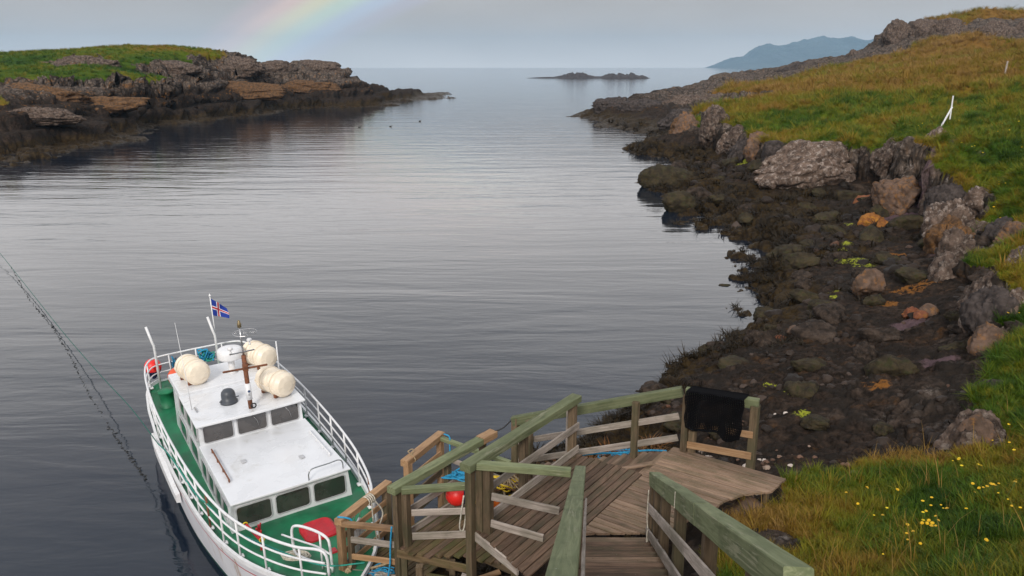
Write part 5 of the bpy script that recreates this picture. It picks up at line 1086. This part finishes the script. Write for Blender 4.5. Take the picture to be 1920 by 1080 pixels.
# ------------------------------------------------------------------ vegetation and litter, scattered as instances
def tuft_mesh(name, blades, h, spread, lean, w, seed, segs=3):
    rnd = random.Random(seed); V = []; F = []
    for b in range(blades):
        a = rnd.uniform(0, 6.283); r = spread * math.sqrt(rnd.random()); bx, by = r * math.cos(a), r * math.sin(a)
        da = a + rnd.uniform(-1.1, 1.1); L = h * rnd.uniform(.55, 1.15); ln = lean * rnd.uniform(.3, 1.3); ww = w * rnd.uniform(.7, 1.3); px, py = -math.sin(da), math.cos(da)
        st = len(V)
        for k in range(segs):
            t = k / segs; x = bx + math.cos(da) * ln * L * t * t; y = by + math.sin(da) * ln * L * t * t; z = L * (t - .28 * ln * t * t); q = ww * (1 - .55 * t)
            V += [(x - px * q, y - py * q, z - .02), (x + px * q, y + py * q, z - .02)]
        V.append((bx + math.cos(da) * ln * L, by + math.sin(da) * ln * L, L * (1 - .28 * ln)))
        for k in range(segs - 1): F.append((st + 2 * k, st + 2 * k + 1, st + 2 * k + 3, st + 2 * k + 2))
        F.append((st + 2 * segs - 2, st + 2 * segs - 1, len(V) - 1))
    m = bpy.data.meshes.new(name); m.from_pydata(V, [], F); m.update(); m.polygons.foreach_set('use_smooth', [True] * len(F)); return m
def leaf_mat(name, stops, trans=.25):
    m, nt, b = mat(name); B = NB(nt); t = B.attr('tint', 'INSTANCER'); c = B.ramp(t, stops)
    nt.links.new(c, b.inputs['Base Color']); b.inputs['Roughness'].default_value = .65; b.inputs['Specular IOR Level'].default_value = .2
    return m
GRASS_M = leaf_mat('grass_blades', [(0, (.013, .042, .002)), (.26, (.056, .108, .004)), (.46, (.165, .150, .006)), (.68, (.205, .118, .013)), (1, (.280, .165, .050))])
WEED_M = leaf_mat('wrack_fronds', [(0, (.010, .007, .005)), (.5, (.022, .015, .007)), (1, (.042, .028, .010))])
def scatter(name, P, N, scale, tint, meshes, m, label, cat=None, tilt=.6, seed=1):
    """points -> instances of one of the meshes; normal-tilted, random turn"""
    n = len(P); rng = np.random.default_rng(seed)
    me = bpy.data.meshes.new(name); me.vertices.add(n); me.vertices.foreach_set('co', P.astype(np.float32).ravel())
    rot = np.zeros((n, 3), np.float32)
    # tilt towards the normal: small-angle rotation about x and y, then a turn about the up axis
    rot[:, 0] = -np.arcsin(np.clip(N[:, 1] * tilt, -.95, .95)); rot[:, 1] = np.arcsin(np.clip(N[:, 0] * tilt, -.95, .95))
    spin = rng.uniform(0, 6.283, n).astype(np.float32)
    for nm, ty, a in (('rot', 'FLOAT_VECTOR', rot), ('scl', 'FLOAT', scale.astype(np.float32)), ('spin', 'FLOAT', spin), ('tint', 'FLOAT', tint.astype(np.float32)), ('idx', 'INT', rng.integers(0, len(meshes), n).astype(np.int32))):
        at = me.attributes.new(nm, ty, 'POINT'); at.data.foreach_set('vector' if ty == 'FLOAT_VECTOR' else 'value', a.ravel())
    col = bpy.data.collections.new(name + '_parts')
    for k, q in enumerate(meshes):
        q = q.copy(); q.materials.clear(); q.materials.append(m); oo = bpy.data.objects.new('%s_piece_%02d' % (name, k), q); col.objects.link(oo)
    g = bpy.data.node_groups.new(name, 'GeometryNodeTree'); g.interface.new_socket('Geometry', in_out='INPUT', socket_type='NodeSocketGeometry'); g.interface.new_socket('Geometry', in_out='OUTPUT', socket_type='NodeSocketGeometry')
    gi = g.nodes.new('NodeGroupInput'); go = g.nodes.new('NodeGroupOutput'); ip = g.nodes.new('GeometryNodeInstanceOnPoints'); ci = g.nodes.new('GeometryNodeCollectionInfo')
    ci.inputs['Collection'].default_value = col; ci.inputs['Separate Children'].default_value = True; ci.inputs['Reset Children'].default_value = True
    def na(nm, ty):
        x = g.nodes.new('GeometryNodeInputNamedAttribute'); x.data_type = ty; x.inputs['Name'].default_value = nm; return x.outputs['Attribute']
    L = g.links; L.new(gi.outputs[0], ip.inputs['Points']); L.new(ci.outputs[0], ip.inputs['Instance']); ip.inputs['Pick Instance'].default_value = True; L.new(na('idx', 'INT'), ip.inputs['Instance Index'])
    er = g.nodes.new('FunctionNodeEulerToRotation'); L.new(na('rot', 'FLOAT_VECTOR'), er.inputs[0]); L.new(er.outputs[0], ip.inputs['Rotation'])
    ri = g.nodes.new('GeometryNodeRotateInstances'); L.new(ip.outputs[0], ri.inputs['Instances'])
    cx = g.nodes.new('ShaderNodeCombineXYZ'); L.new(na('spin', 'FLOAT'), cx.inputs[2]); e2 = g.nodes.new('FunctionNodeEulerToRotation'); L.new(cx.outputs[0], e2.inputs[0]); L.new(e2.outputs[0], ri.inputs['Rotation']); ri.inputs['Local Space'].default_value = True
    L.new(na('scl', 'FLOAT'), ip.inputs['Scale']); L.new(ri.outputs[0], go.inputs[0])
    o = link(bpy.data.objects.new(name, me)); md = o.modifiers.new('scatter', 'NODES'); md.node_group = g
    return tag(o, label, cat, kind='stuff')
def pick(D, density, seed, extra=None):
    """random vertices of a land grid, with a chance given by area times density"""
    rng = np.random.default_rng(seed); k = np.minimum(D['cell'], 4.0) * density
    cnt = rng.poisson(np.clip(k, 0, 12)); i = np.repeat(np.arange(len(k)), cnt); P = D['P'][i].copy(); s = np.sqrt(np.minimum(D['cell'][i], 4.0))
    P[:, 0] += rng.uniform(-.5, .5, len(i)) * s; P[:, 1] += rng.uniform(-.5, .5, len(i)) * s
    return i, P
tufts = [tuft_mesh('grass_tuft_mesh', 26, .30, .13, a, .006, k) for k, a in enumerate((.55, .8, 1.05, .7, .9))]
def inview(P): return (P[:, 0] < P[:, 1] * .78 + 5) & (P[:, 1] > 3)
d = LD['d']; gm = LD['grass'] * (LD['P'][:, 2] > 1.6)
dens = gm * np.interp(d, [0, 14, 22, 40, 75, 120, 180, 260], [150, 150, 85, 28, 9, 3.2, 1.4, .8])
P0 = LD['P']; keepout = (np.abs(P0[:, 0] - (1.46 - (10.1 - P0[:, 1]) * .095)) < .62) & (P0[:, 1] < 10.2)
ss = (P0[:, 0] - .96) * .574 + (P0[:, 1] - 10.14) * .819; tt = (P0[:, 0] - .96) * .819 - (P0[:, 1] - 10.14) * .574
keepout |= (ss > -1.2) & (ss < 3.4) & (tt > -1.35) & (tt < np.interp(ss, [.4, .9, 1.3, 1.7, 2.07, 2.4, 2.75, 3.3], [.95, 1.10, 1.14, 1.28, 1.36, 1.5, 1.85, 1.95]))
dens = np.where(keepout | ~inview(P0), 0, dens)
i, P = pick(LD, dens, 5)
dd = d[i]; rng = np.random.default_rng(8)
sc = np.interp(dd, [0, 14, 30, 75, 140, 260], [.46, .52, .85, 1.5, 2.5, 3.4]) * rng.uniform(.65, 1.35, len(i)) * (1 + .5 * np.clip(fbm(P / 1.3, 2), -1, 1)) * np.where(rng.random(len(i)) < .05, 1.8, 1)
tint = np.clip(np.interp(dd, [0, 20, 80, 130], [.38, .36, .36, .44]) + .36 * LD['ocr'][i] + .50 * fbm(P / 2.3 + 60, 3) + rng.normal(0, .10, len(i)), 0, 1)
print('grass', len(i))
scatter('meadow_grass', P, LD['n'][i], sc, tint, tufts, GRASS_M, 'long green and ochre grass over the headland', 'grass', .75)
i, P = pick(ID, ID['grass'] * 1.1, 6); rng = np.random.default_rng(9)
scatter('island_grass', P, ID['n'][i], rng.uniform(1.3, 2.4, len(i)), np.clip(.36 + .34 * ID['ocr'][i] + rng.normal(0, .10, len(i)), 0, 1), [tuft_mesh('isle_tuft_mesh', 22, .28, .16, a, .010, 20 + k) for k, a in enumerate((.6, .9))], GRASS_M, 'short green turf on the island opposite', 'grass', .7)
print('island grass', len(i))
# dry seed stalks in the near bank
i, P = pick(LD, np.where(inview(P0) & ~keepout & (d < 17), gm * 3.0, 0), 55); rng = np.random.default_rng(16)
scatter('dry_stalks', P, LD['n'][i], rng.uniform(.7, 1.4, len(i)), rng.uniform(.75, 1, len(i)), [tuft_mesh('stalk_mesh', 3, .52, .05, .5, .004, 70 + k) for k in range(3)], GRASS_M, 'thin dry seed stalks rising from the near bank grass', 'grass', .3)
# wrack on the tidal ledges
fr = [tuft_mesh('wrack_mesh', 16, .26, .12, 1.9, .016, 40 + k) for k in range(4)]
dens = LD['weed'] * (LD['P'][:, 2] > .02) * np.interp(d, [0, 16, 30, 50, 80, 150], [26, 26, 14, 6, 2.4, 0]) * sstep(-.15, .25, fbm(LD['P'] / 1.8 + 12, 3)); dens = np.where(inview(P0), dens, 0)
i, P = pick(LD, dens, 15); rng = np.random.default_rng(10)
scatter('wrack', P, LD['n'][i], np.interp(d[i], [0, 20, 60, 150], [.6, .8, 1.6, 3]) * rng.uniform(.6, 1.4, len(i)), np.clip(.42 + .5 * fbm(P / 1.2, 3) + rng.normal(0, .15, len(i)), 0, 1), fr, WEED_M, 'brown wrack hanging over the tidal rocks', 'seaweed', .8)
print('wrack', len(i))
# broken stones on the rock shelf
st = []
for k in range(5):
    m_ = boulder_mesh('stone_mesh', (.5, .42, .34), 100 + k, 3, .34, 10); st.append(m_)
dens = (LD['rock'] + .4 * LD['weed']) * (LD['P'][:, 2] > .3) * (LD['steep'] < .45) * np.interp(d, [0, 16, 30, 60, 100], [8, 8, 4, 1.2, 0]) * sstep(-.1, .4, fbm(LD['P'] / 2.6 + 33, 3)); dens = np.where(inview(P0) & ~keepout, dens, 0)
i, P = pick(LD, dens, 25); rng = np.random.default_rng(12)
STONE_M = leaf_mat('shelf_stones', [(0, (.012, .009, .007)), (.55, (.036, .025, .019)), (.82, (.068, .048, .038)), (.95, (.11, .05, .028)), (1, (.20, .165, .14))])
scatter('shelf_stones', P, LD['n'][i], np.interp(d[i], [0, 20, 60], [.10, .17, .42]) * rng.lognormal(0, .5, len(i)), rng.beta(1.5, 2.4, len(i)), st, STONE_M, 'loose dark stones strewn over the rock shelf', 'stones', .8)
print('stones', len(i))
# shells and pale pebbles washed up round the landing
i, P = pick(LD, np.where(((P0[:, 1] > 12.4) & (P0[:, 1] < 17.5) & (P0[:, 0] > .4) & (P0[:, 0] < 6.5) & ~keepout), 34, 0) * sstep(0, .5, fbm(LD['P'] / .9 + 3, 3)), 35); rng = np.random.default_rng(13)
scatter('shell_litter', P, LD['n'][i], rng.uniform(.05, .15, len(i)), rng.beta(1.2, 1.3, len(i)), st, leaf_mat('shells', [(0, (.05, .03, .022)), (.5, (.16, .09, .06)), (.8, (.30, .22, .17)), (1, (.6, .52, .46))]), 'pale shells and rusty pebbles washed up behind the back fence', 'pebbles', .5)
i, P = pick(LD, np.where(((P0[:, 1] > 13.0) & (P0[:, 1] < 17.5) & (P0[:, 0] > -.6) & (P0[:, 0] < 3.6)), 30, 0), 36)
scatter('kelp_heap', P + np.array([0, 0, .03]), LD['n'][i], rng.uniform(.45, .95, len(i)), rng.uniform(.3, 1, len(i)), fr, leaf_mat('kelp', [(0, (.05, .020, .010)), (.5, (.16, .065, .018)), (1, (.26, .13, .04))]), 'rust brown kelp heaped on the shore behind the fences', 'seaweed', .6)
# yellow flowers: the far ones as one mass, the near ones one by one
fl = bpy.data.meshes.new('flower_head_mesh'); V, F = lathe_geo([(.004, -.012), (.016, -.004), (.030, .006), (.022, .012), (.004, .010)], n=9); fl.from_pydata([tuple(v) for v in V], [], F); fl.update()
YF = leaf_mat('yellow_petals', [(0, (.75, .42, .01)), (1, (.85, .62, .03))])
dens = gm * np.interp(d, [0, 12, 20, 45, 70], [6, 6, 3.0, 1.4, 0]) * sstep(.0, .35, fbm(LD['P'] / 2.0 + 70, 2)); dens = np.where(inview(P0) & ~keepout & (P0[:, 0] > P0[:, 1] * .5), dens, 0)
i, P = pick(LD, dens, 45); rng = np.random.default_rng(14); P[:, 2] += np.interp(d[i], [0, 20, 50], [.16, .22, .35])
scatter('small_flowers', P, LD['n'][i], np.interp(d[i], [0, 20, 50], [.5, .8, 1.7]) * rng.uniform(.7, 1.3, len(i)), rng.random(len(i)), [fl], YF, 'tiny yellow flowers sprinkled through the bank grass', 'flowers', .3)
print('flowers', len(i))
YP = simple('yellow_petal', (.80, .50, .012), .6, var=.15, scale=60); STEM = simple('green_stem', (.06, .12, .02), .7)
def flower_protos():
    V = []; F = []
    for ring, (r0, nn, h) in enumerate(((.034, 14, .004), (.026, 12, .012), (.016, 9, .018))):
        for k in range(nn):
            a = 6.283 * k / nn + ring * .2; c, s_ = math.cos(a), math.sin(a); o_ = len(V); w = .0065
            V += [(0, 0, h - .004), (c * r0 * .6 - s_ * w, s_ * r0 * .6 + c * w, h), (c * r0, s_ * r0, h + .003), (c * r0 * .6 + s_ * w, s_ * r0 * .6 - c * w, h)]; F.append((o_, o_ + 1, o_ + 2, o_ + 3))
    head = bpy.data.meshes.new('flower_head'); head.from_pydata(V, [], F); head.update(); head.materials.append(YP)
    V, F = tube_geo([(0, 0, -.34), (.012, .004, -.17), (0, 0, 0)], .0035, 5); stem = bpy.data.meshes.new('flower_stem'); stem.from_pydata([tuple(v) for v in V], [], F); stem.update(); stem.materials.append(STEM)
    return head, stem
HEAD, STM = flower_protos()
spots = [(7.11, 11.03), (7.0, 10.78), (7.05, 10.77), (7.09, 10.74), (7.18, 10.79), (7.18, 10.71), (7.26, 10.76), (7.24, 10.68), (7.34, 10.78), (7.31, 10.85), (7.54, 10.72), (7.46, 10.6), (6.37, 10.37), (5.93, 10.13), (5.99, 9.98), (5.79, 9.79), (5.79, 9.7), (5.69, 9.65), (5.73, 9.61), (5.8, 9.63), (5.86, 9.69), (5.62, 9.65), (5.49, 9.77), (5.43, 9.5), (5.31, 9.44), (5.18, 9.16), (5.29, 9.05), (5.87, 8.66), (6.91, 9.8), (5.25, 11.19), (6.08, 11.25), (5.73, 11.52), (5.27, 10.81), (5.37, 10.23)]
for (x, y) in spots:
    z = ground(x, y) + random.uniform(.22, .30); o = bpy.data.objects.new('yellow_flower', None); COL.objects.link(o); o.location = (x, y, z); o.rotation_euler = (random.uniform(-.5, .1), random.uniform(-.3, .3), random.uniform(0, 6)); s_ = random.uniform(.6, .95); o.scale = (s_, s_, s_)
    lab = 'in the tight clump at the foot of the dark gully' if x > 6.95 and y > 10.4 else 'in the loose cluster half way down the grass bank' if 5.5 < x < 6.1 and 9.5 < y < 10.2 else 'near the rocky upper edge of the grass' if y > 10.75 else 'standing singly in the lower right grass'
    tag(o, 'yellow dandelion-like flower ' + lab, 'flower', 'yellow flowers ' + lab)
    for nm, me in (('head', HEAD), ('stem', STM)): c = bpy.data.objects.new(nm, me); COL.objects.link(c); c.parent = o
# ------------------------------------------------------------------ ropes and small gear
def rope(label, P, r, m, n=8, name='rope', cat='rope', sides=6):
    Q = smooth_path(P, n); return tag(top_mesh(name, *tube_geo(Q, r, sides), m, tuple(Q[0]), smooth=True), label, cat)
GREEN_D = simple('dark_green_rope', (.012, .11, .085), .75, var=.3, scale=30)
q0 = bw((-4.9, -1.84, 1.24))
rope('green mooring line running from the boat out across the water to the left', [(-30.34, 44.9, 0.7), (-27.33, 41.45, 0.4), (-21.65, 34.54, 0.15), (-17.09, 28.8, 0.2), (-13.09, 23.7, 0.5), (-10.49, 20.23, 0.95), tuple(q0)], .012, GREEN_D, 10, 'mooring_line')
rope('teal line led along the seaward rail to the bow', [tuple(q0), tuple(bw((-3.2, -1.79, 1.62))), tuple(bw((-1.1, -1.66, 1.66))), tuple(bw((-.4, -1.56, 1.72))), tuple(bw((.6, -1.32, 1.60))), tuple(bw((1.6, -.92, 1.64))), tuple(bw((2.5, -.28, 1.52))), tuple(bw((3.0, .35, 1.6)))], .015, GREEN_R, 8, 'mooring_line')
# broken reflection of the mooring line, modelled as a dark strand on the water
P = []; rr = []
rnd = random.Random(4)
for x, y in [(v.x, v.y) for v in smooth_path([(-26.02, 40.11, 0.0), (-21.59, 34.19, 0.0), (-18.51, 30.38, 0.0), (-15.95, 27.0, 0.0), (-13.53, 23.59, 0.0), (-11.21, 20.53, 0.0), (-9.89, 18.87, 0.0), (-9.17, 17.97, 0.0)], 60)]:
    P.append((x + rnd.gauss(0, .03), y + rnd.gauss(0, .03), -.006 + rnd.gauss(0, .008))); rr.append(max(.007, rnd.gauss(.014, .007)))
tag(top_mesh('line_reflection', *tube_geo(P, rr, 5), simple('reflection_black', (.012, .012, .011), .5), P[0]), 'broken dark reflection of the green mooring line, laid as a strand on the water', 'rope')
# pale rope made fast to the bow fence
g = []
for k in range(4):
    s = .30 + .045 * k; c = S(s, -4.66, 2.30); g.append(tube_geo([c + E2 * (.095 * math.cos(a)) + Vector((0, 0, .078 * math.sin(a))) for a in np.linspace(0, 6.283, 14, endpoint=False)], .014, 6, True))
V, F = merge(g + [tube_geo(smooth_path([S(.36, -4.58, 2.30), S(.34, -4.54, 1.9), S(.42, -4.56, 1.5), S(.30, -4.60, 1.2)], 6), .014, 6), tube_geo(smooth_path([S(.44, -4.58, 2.28), S(.55, -4.50, 2.0), S(.42, -4.50, 1.7), S(.50, -4.54, 1.35)], 6), .014, 6), tube_geo(smooth_path([S(.30, -4.74, 2.28), S(.10, -4.95, 1.9), S(-.05, -5.1, 1.62)], 6), .014, 6)])
tag(top_mesh('mooring_hitch', V, F, ROPE_W, tuple(S(.36, -4.66, 2.3)), smooth=True), 'pale rope hitched round the top rail of the bow fence', 'rope')
# pale fenders behind the bow fence
for k, (s, t) in enumerate(((.10, -4.80), (.28, -4.84))):
    o = thing('fender', ('white sausage fender behind the bow fence, left of two', 'white sausage fender behind the bow fence, right of two')[k], 'fender', tuple(S(s, t, 1.5)), 'white fenders at the bow fence')
    mesh_obj('body', *lathe_geo([(.01, -.32), (.05, -.30), (.085, -.24), (.09, 0), (.085, .24), (.05, .30), (.03, .34), (.01, .36)], S(s, t, 1.55), n=14), WHITE, o, smooth=True); tube('lanyard', [S(s, t, 1.88), S(s, t + .08, 2.27)], .008, ROPE_W, o, 5)
# tan hawser with a heavy knot
rope('tan hawser stretched from the low corner post towards the tiers', [S(-.30, -4.40, 1.28), S(-.10, -4.0, 1.42), S(.14, -3.45, 1.75), S(.35, -3.2, 1.95)], .022, TAN_R, 8, 'hawser')
tangle('heavy knot of tan rope at the foot of the bow fence', S(-.46, -4.42, 1.24), (.055, .055, .07), .024, [TAN_R], 3, 12, 'rope_knot', turns=14)
rope('bright blue line tied down the near rail of the lowest tier', [S(-.12, -3.62, 2.36), S(-.13, -3.66, 2.0), S(-.17, -3.66, 1.6), S(-.24, -3.70, 1.2), S(-.28, -3.74, .9)], .017, BLUE_R)
rope('blue lashing on the corner of the bow fence', [S(-.45, -4.60, 2.37), S(-.38, -4.44, 2.37), S(-.33, -4.38, 2.30), S(-.36, -4.42, 2.0), S(-.30, -4.50, 1.6), S(-.36, -4.60, 1.3)], .016, BLUE_R)
tangle('blue and white rope heap on the boards of the lowest tier', S(-.18, -3.95, 1.24), (.16, .12, .06), .012, [BLUE_R, ROPE_W, BLUE_R], 6, 21)
rope('blue line hanging from the outer fender rail', [S(3.14, -5.16, 2.38), S(3.10, -4.98, 2.38), S(3.05, -4.93, 2.2), S(2.9, -4.8, 1.7), S(2.7, -4.6, 1.35), S(2.5, -4.4, 1.25)], .016, BLUE_R)
rope('tan cord tied round the outer fender rail', [S(2.02, -5.20, 2.30), S(2.02, -5.09, 2.385), S(2.02, -4.98, 2.30), S(2.05, -5.09, 2.21), S(2.06, -5.20, 2.30), S(2.06, -5.10, 2.39), S(2.10, -5.12, 2.47), S(1.98, -5.14, 2.46), S(2.04, -5.1, 2.39)], .012, TAN_R)
tangle('blue lines bunched above the red buoy', (-.85, 12.75, 2.95), (.14, .10, .05), .015, [BLUE_R], 3, 31)
rope('pale looped rope hung on the corner post of the landing', [S(-.93, -1.36, 4.1), S(-.95, -1.40, 3.8), S(-.94, -1.44, 3.55), S(-.88, -1.42, 3.5), S(-.84, -1.40, 3.75), S(-.86, -1.37, 4.1)], .012, ROPE_W)
rope('orange strap hanging under the orange buoy', [(-.72, 12.35, 2.62), (-.73, 12.3, 2.4), (-.72, 12.28, 2.26)], .028, ORANGE)
tangle('bright blue rope heap on the rocks behind the back fence', (2.75, 17.2, ground(2.75, 17.2) + .1), (.26, .22, .10), .024, [BLUE_R], 4, 41)
tangle('loose blue rope on the shore below the first rope heap', (2.3, 15.6, ground(2.3, 15.6) + .06), (.26, .14, .05), .02, [BLUE_R], 3, 43)
rope('blue rope lying along the back edge of the ramp', [S(3.2, -2.1, 2.72), S(3.26, -1.5, 2.95), S(3.24, -1.0, 3.12), S(3.28, -.5, 3.30), S(3.25, -.1, 3.42)], .018, BLUE_R)
rope('yellow hose lying across the middle tier', [S(1.4, -3.0, 2.30), S(1.8, -2.6, 2.33), S(2.3, -2.5, 2.34), S(2.9, -2.75, 2.36), S(3.1, -2.4, 2.4)], .030, YEL, 8, 'hose', 'hose')
tangle('yellow and tan rope bundle on the middle tier', S(2.2, -2.75, 2.32), (.2, .16, .08), .018, [YEL, TAN_R, simple('kelp_brown', (.15, .07, .03), .7)], 5, 51)
rope('dark rope from the middle fence up to the back fence', [S(2.12, -3.14, 3.38), S(2.3, -3.0, 3.44), S(2.44, -2.86, 3.62)], .014, RUB)
rope('white cord hanging from the right handrail post', [(1.86, 9.70, 4.45), (1.855, 9.70, 4.1), (1.86, 9.69, 3.95), (1.88, 9.66, 3.78), (1.85, 9.62, 3.70), (1.85, 9.6, 3.9), (1.87, 9.62, 3.7)], .007, ROPE_W)
# weed floating off the shore
for lab, x, y, r in (('floating weed clump off the right shore, farthest of four', 17.4, 94.7, .45), ('flat floating weed patch off the rock shelf', 10.07, 36.5, .28), ('floating weed clump nearest the landing', 7.2, 27.4, .22), ('small floating weed scrap beside the nearest clump', 7.75, 28.3, .12)):
    m_ = boulder_mesh('weed', (r, r * .6, r * .22), int(x * 10), 3, .35, 3); o = link(bpy.data.objects.new('floating_weed', m_)); m_.materials.append(S_WEED); o.location = (x, y, 0); tag(o, lab, 'seaweed')
# eider ducks resting on the bay
DUCK = simple('dark_duck_feathers', (.03, .026, .022), .7)
for lab, x, y in (('tiny dark seabird on the bay, leftmost of the four', -26.0, 138), ('tiny dark seabird on the bay, second from the left', -30.0, 170), ('tiny dark seabird on the bay, third from the left', -21.0, 140), ('tiny dark seabird on the bay, rightmost of the four', -17.5, 154)):
    g = [lathe_geo([(.01, -.36), (.10, -.30), (.17, -.12), (.18, .08), (.12, .26), (.03, .34)], (x, y, .09), Matrix.Rotation(R(90), 3, 'Y'), 10), tube_geo(smooth_path([(x + .24, y, .14), (x + .32, y, .28), (x + .36, y, .36)], 4), .055, 7), lathe_geo([(.01, -.08), (.07, -.04), (.075, .03), (.02, .10)], (x + .38, y, .38), Matrix.Rotation(R(100), 3, 'Y'), 8)]
    V, F = merge(g); V = [((v[0] - x) * .6 + x, (v[1] - y) * .6 + y, v[2] * .6) for v in V]
    tag(top_mesh('seabird', V, F, DUCK, (x, y, 0), smooth=True), lab, 'bird', 'seabirds resting on the bay')
